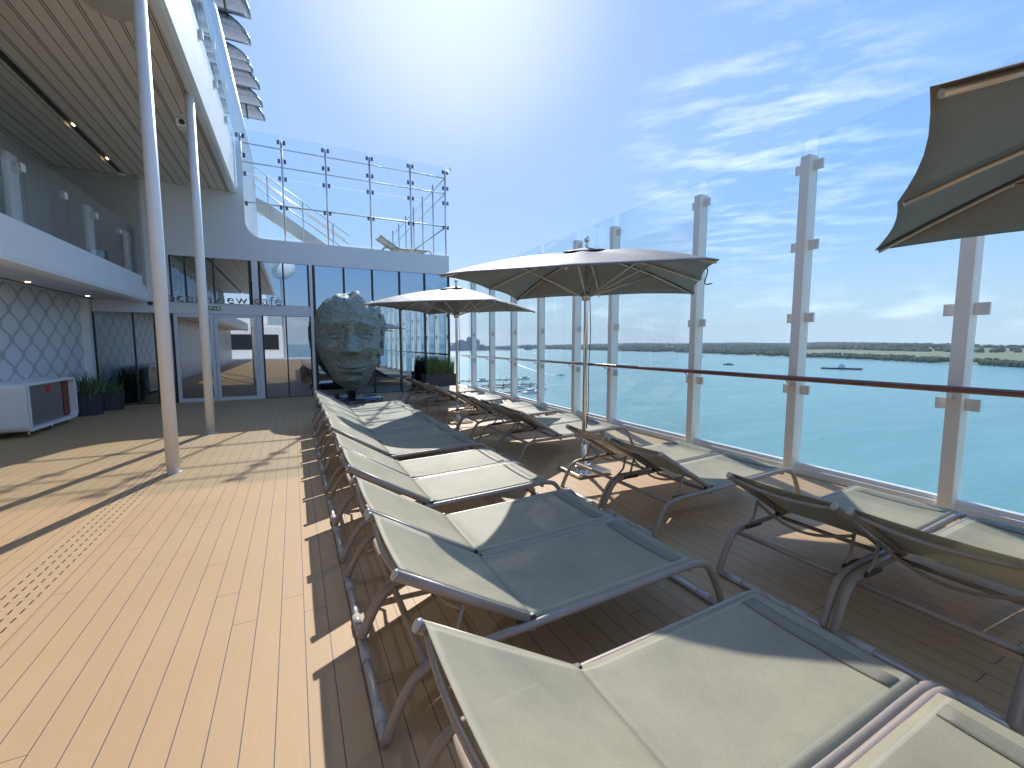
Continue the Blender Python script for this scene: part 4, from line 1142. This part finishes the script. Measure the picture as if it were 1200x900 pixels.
# wakes
def wake(pts, w0, w1, name='wake'):
    b = MB(); P = catmull([Vector(p) for p in pts], 6); n = len(P); prev = None; rr = random.Random(2)
    for i, p in enumerate(P):
        t = (P[min(i+1, n-1)]-P[max(i-1, 0)]).normalized(); s_ = Vector((-t.y, t.x, 0)); w_ = (w0+(w1-w0)*i/(n-1))*rr.uniform(.6, 1.2)
        cur = (b.bm.verts.new(p+s_*w_), b.bm.verts.new(p-s_*w_))
        if prev: b.bm.faces.new((prev[0], prev[1], cur[1], cur[0]))
        prev = cur
    o = b.build(name, 'foam'); tag(o, kind='structure')
z_ = -31.95
wake([(250, 397, z_), (262, 450, z_), (285, 520, z_), (330, 640, z_), (380, 780, z_)], .8, 3.0)
wake([(600, 1000, z_), (660, 1120, z_), (730, 1260, z_), (790, 1400, z_)], .8, 3)
# marina pontoons
pn = [((60, 372), (186, 366)), ((60, 330), (180, 318)), ((50, 297), (172, 305)), ((40, 262), (150, 271)), ((40, 236), (128, 240))]
wh = ['farthest', 'second farthest', 'middle', 'second nearest', 'nearest']
for k, ((x0, y0), (x1, y1)) in enumerate(pn):
    t = thing('pontoon', '%s marina pontoon with finger berths beyond the glass screen' % wh[k], 'pontoon', (x0, y0, -32), 0, 'marina pontoons')
    d = Vector((x1-x0, y1-y0, 0)); L = d.length; t.rotation_euler = (0, 0, math.atan2(d.y, d.x))
    b = MB(); b.box(0, L, -1.2, 1.2, -.2, .6); b.build('walkway', 'dock', t)
    for q in range(5, int(L), 12):
        b = MB(); b.box(q, q+1, -9, -1.21, -.2, .5); b.box(q, q+1, 1.21, 9, -.2, .5); b.build('finger', 'dock', t)
        b = MB(); b.tube([(q+.5, -9.5, -.5), (q+.5, -9.5, 3.5)], .2, 6); b.build('pile', 'boatdark', t)
lab_m = []
bs = [(120, 350, 20, 'white sailboat at the farthest pontoon'), (150, 360, 14, None), (92, 340, 12, None), (176, 300, 15, None), (183, 312, 13, None), (150, 290, 12, None), (166, 282, 16, None), (110, 282, 12, None), (143, 258, 14, None), (120, 228, 14, None), (196, 366, 13, None), (130, 310, 12, None), (100, 252, 12, None), (80, 310, 12, None)]
where = ['moored at the farthest pontoon, tallest mast', 'moored near the outer end of the farthest pontoon', 'moored deep inside the marina, left of the others', 'berthed at the outer end of the middle pontoon', 'lying just off the outer end of the middle pontoon', 'berthed on the near side of the middle pontoon', 'at the outer end of the second nearest pontoon', 'between the two middle pontoons', 'alongside the tip of the second nearest pontoon', 'beside the nearest pontoon, cut by the deck kerb', 'lying alone beyond the marina ends', 'between the second farthest and middle pontoons', 'inside the nearest berths', 'at the inner part of the second farthest pontoon']
for k, (x, y, L, _) in enumerate(bs):
    if k % 3 == 0: sailboat(x, y, R(rnd.uniform(-100, -70)), L, 'white sailboat '+where[k], 'boats in the marina')
    else: motorboat(x, y, R(rnd.uniform(-110, 20)), L, 'white motorboat '+where[k], 'boats in the marina')

# ------------------------------------------------------------------ ship parts behind the camera, seen mirrored in the cafe glass
af = thing('aft_superstructure', 'white ship superstructure behind the viewer mirrored in the cafe glass', 'ship structure', (-4, -25, 0))
b = MB(); b.box(-3.2, 3.0, -4, 1, 0, 3.6, .2); b.box(-3.0, 1.6, -4, 0, 3.61, 7.2, .3); b.build('deckhouse', 'white', af)
b = MB(); b.box(-2.8, 2.6, 1.001, 1.05, 1.0, 2.6, .01); b.build('window_band', 'darkframe', af)
b = MB(); b.lathe([(.3, 7.2), (.5, 9.5), (1.9, 10.5), (2.3, 13.0), (2.0, 15.2), (1.0, 16)], 1.0, -3, 28); b.build('funnel_dome', 'white', af)
rd = thing('radar_dome', 'white ball shaped radar dome on a post mirrored in the upper cafe glass', 'radar dome', (-.9, -30.5, 0))
b = MB(); b.lathe([(.25, 0), (.22, 9.3), (.6, 9.4)], 0, 0, 16); b.build('post', 'white', rd)
b = MB()
b.lathe([(1.5*math.sin(math.pi*k/16)+.001, 10.8-1.5*math.cos(math.pi*k/16)) for k in range(17)], 0, 0, 28); b.build('dome', 'white', rd)

hz_ = MB(); hz_.box(-4500, 9500, -4000, 9600, -36, 400)
ho = hz_.build('haze', 'white'); ho.data.materials.clear()
m, nt, out = mat('haze_air'); pv = N(nt, 'ShaderNodeVolumePrincipled'); pv.inputs['Density'].default_value = .00008; pv.inputs['Color'].default_value = (.9, .95, 1, 1)
nt.links.new(pv.outputs[0], out.inputs['Volume']); ho.data.materials.append(m); tag(ho, kind='stuff')
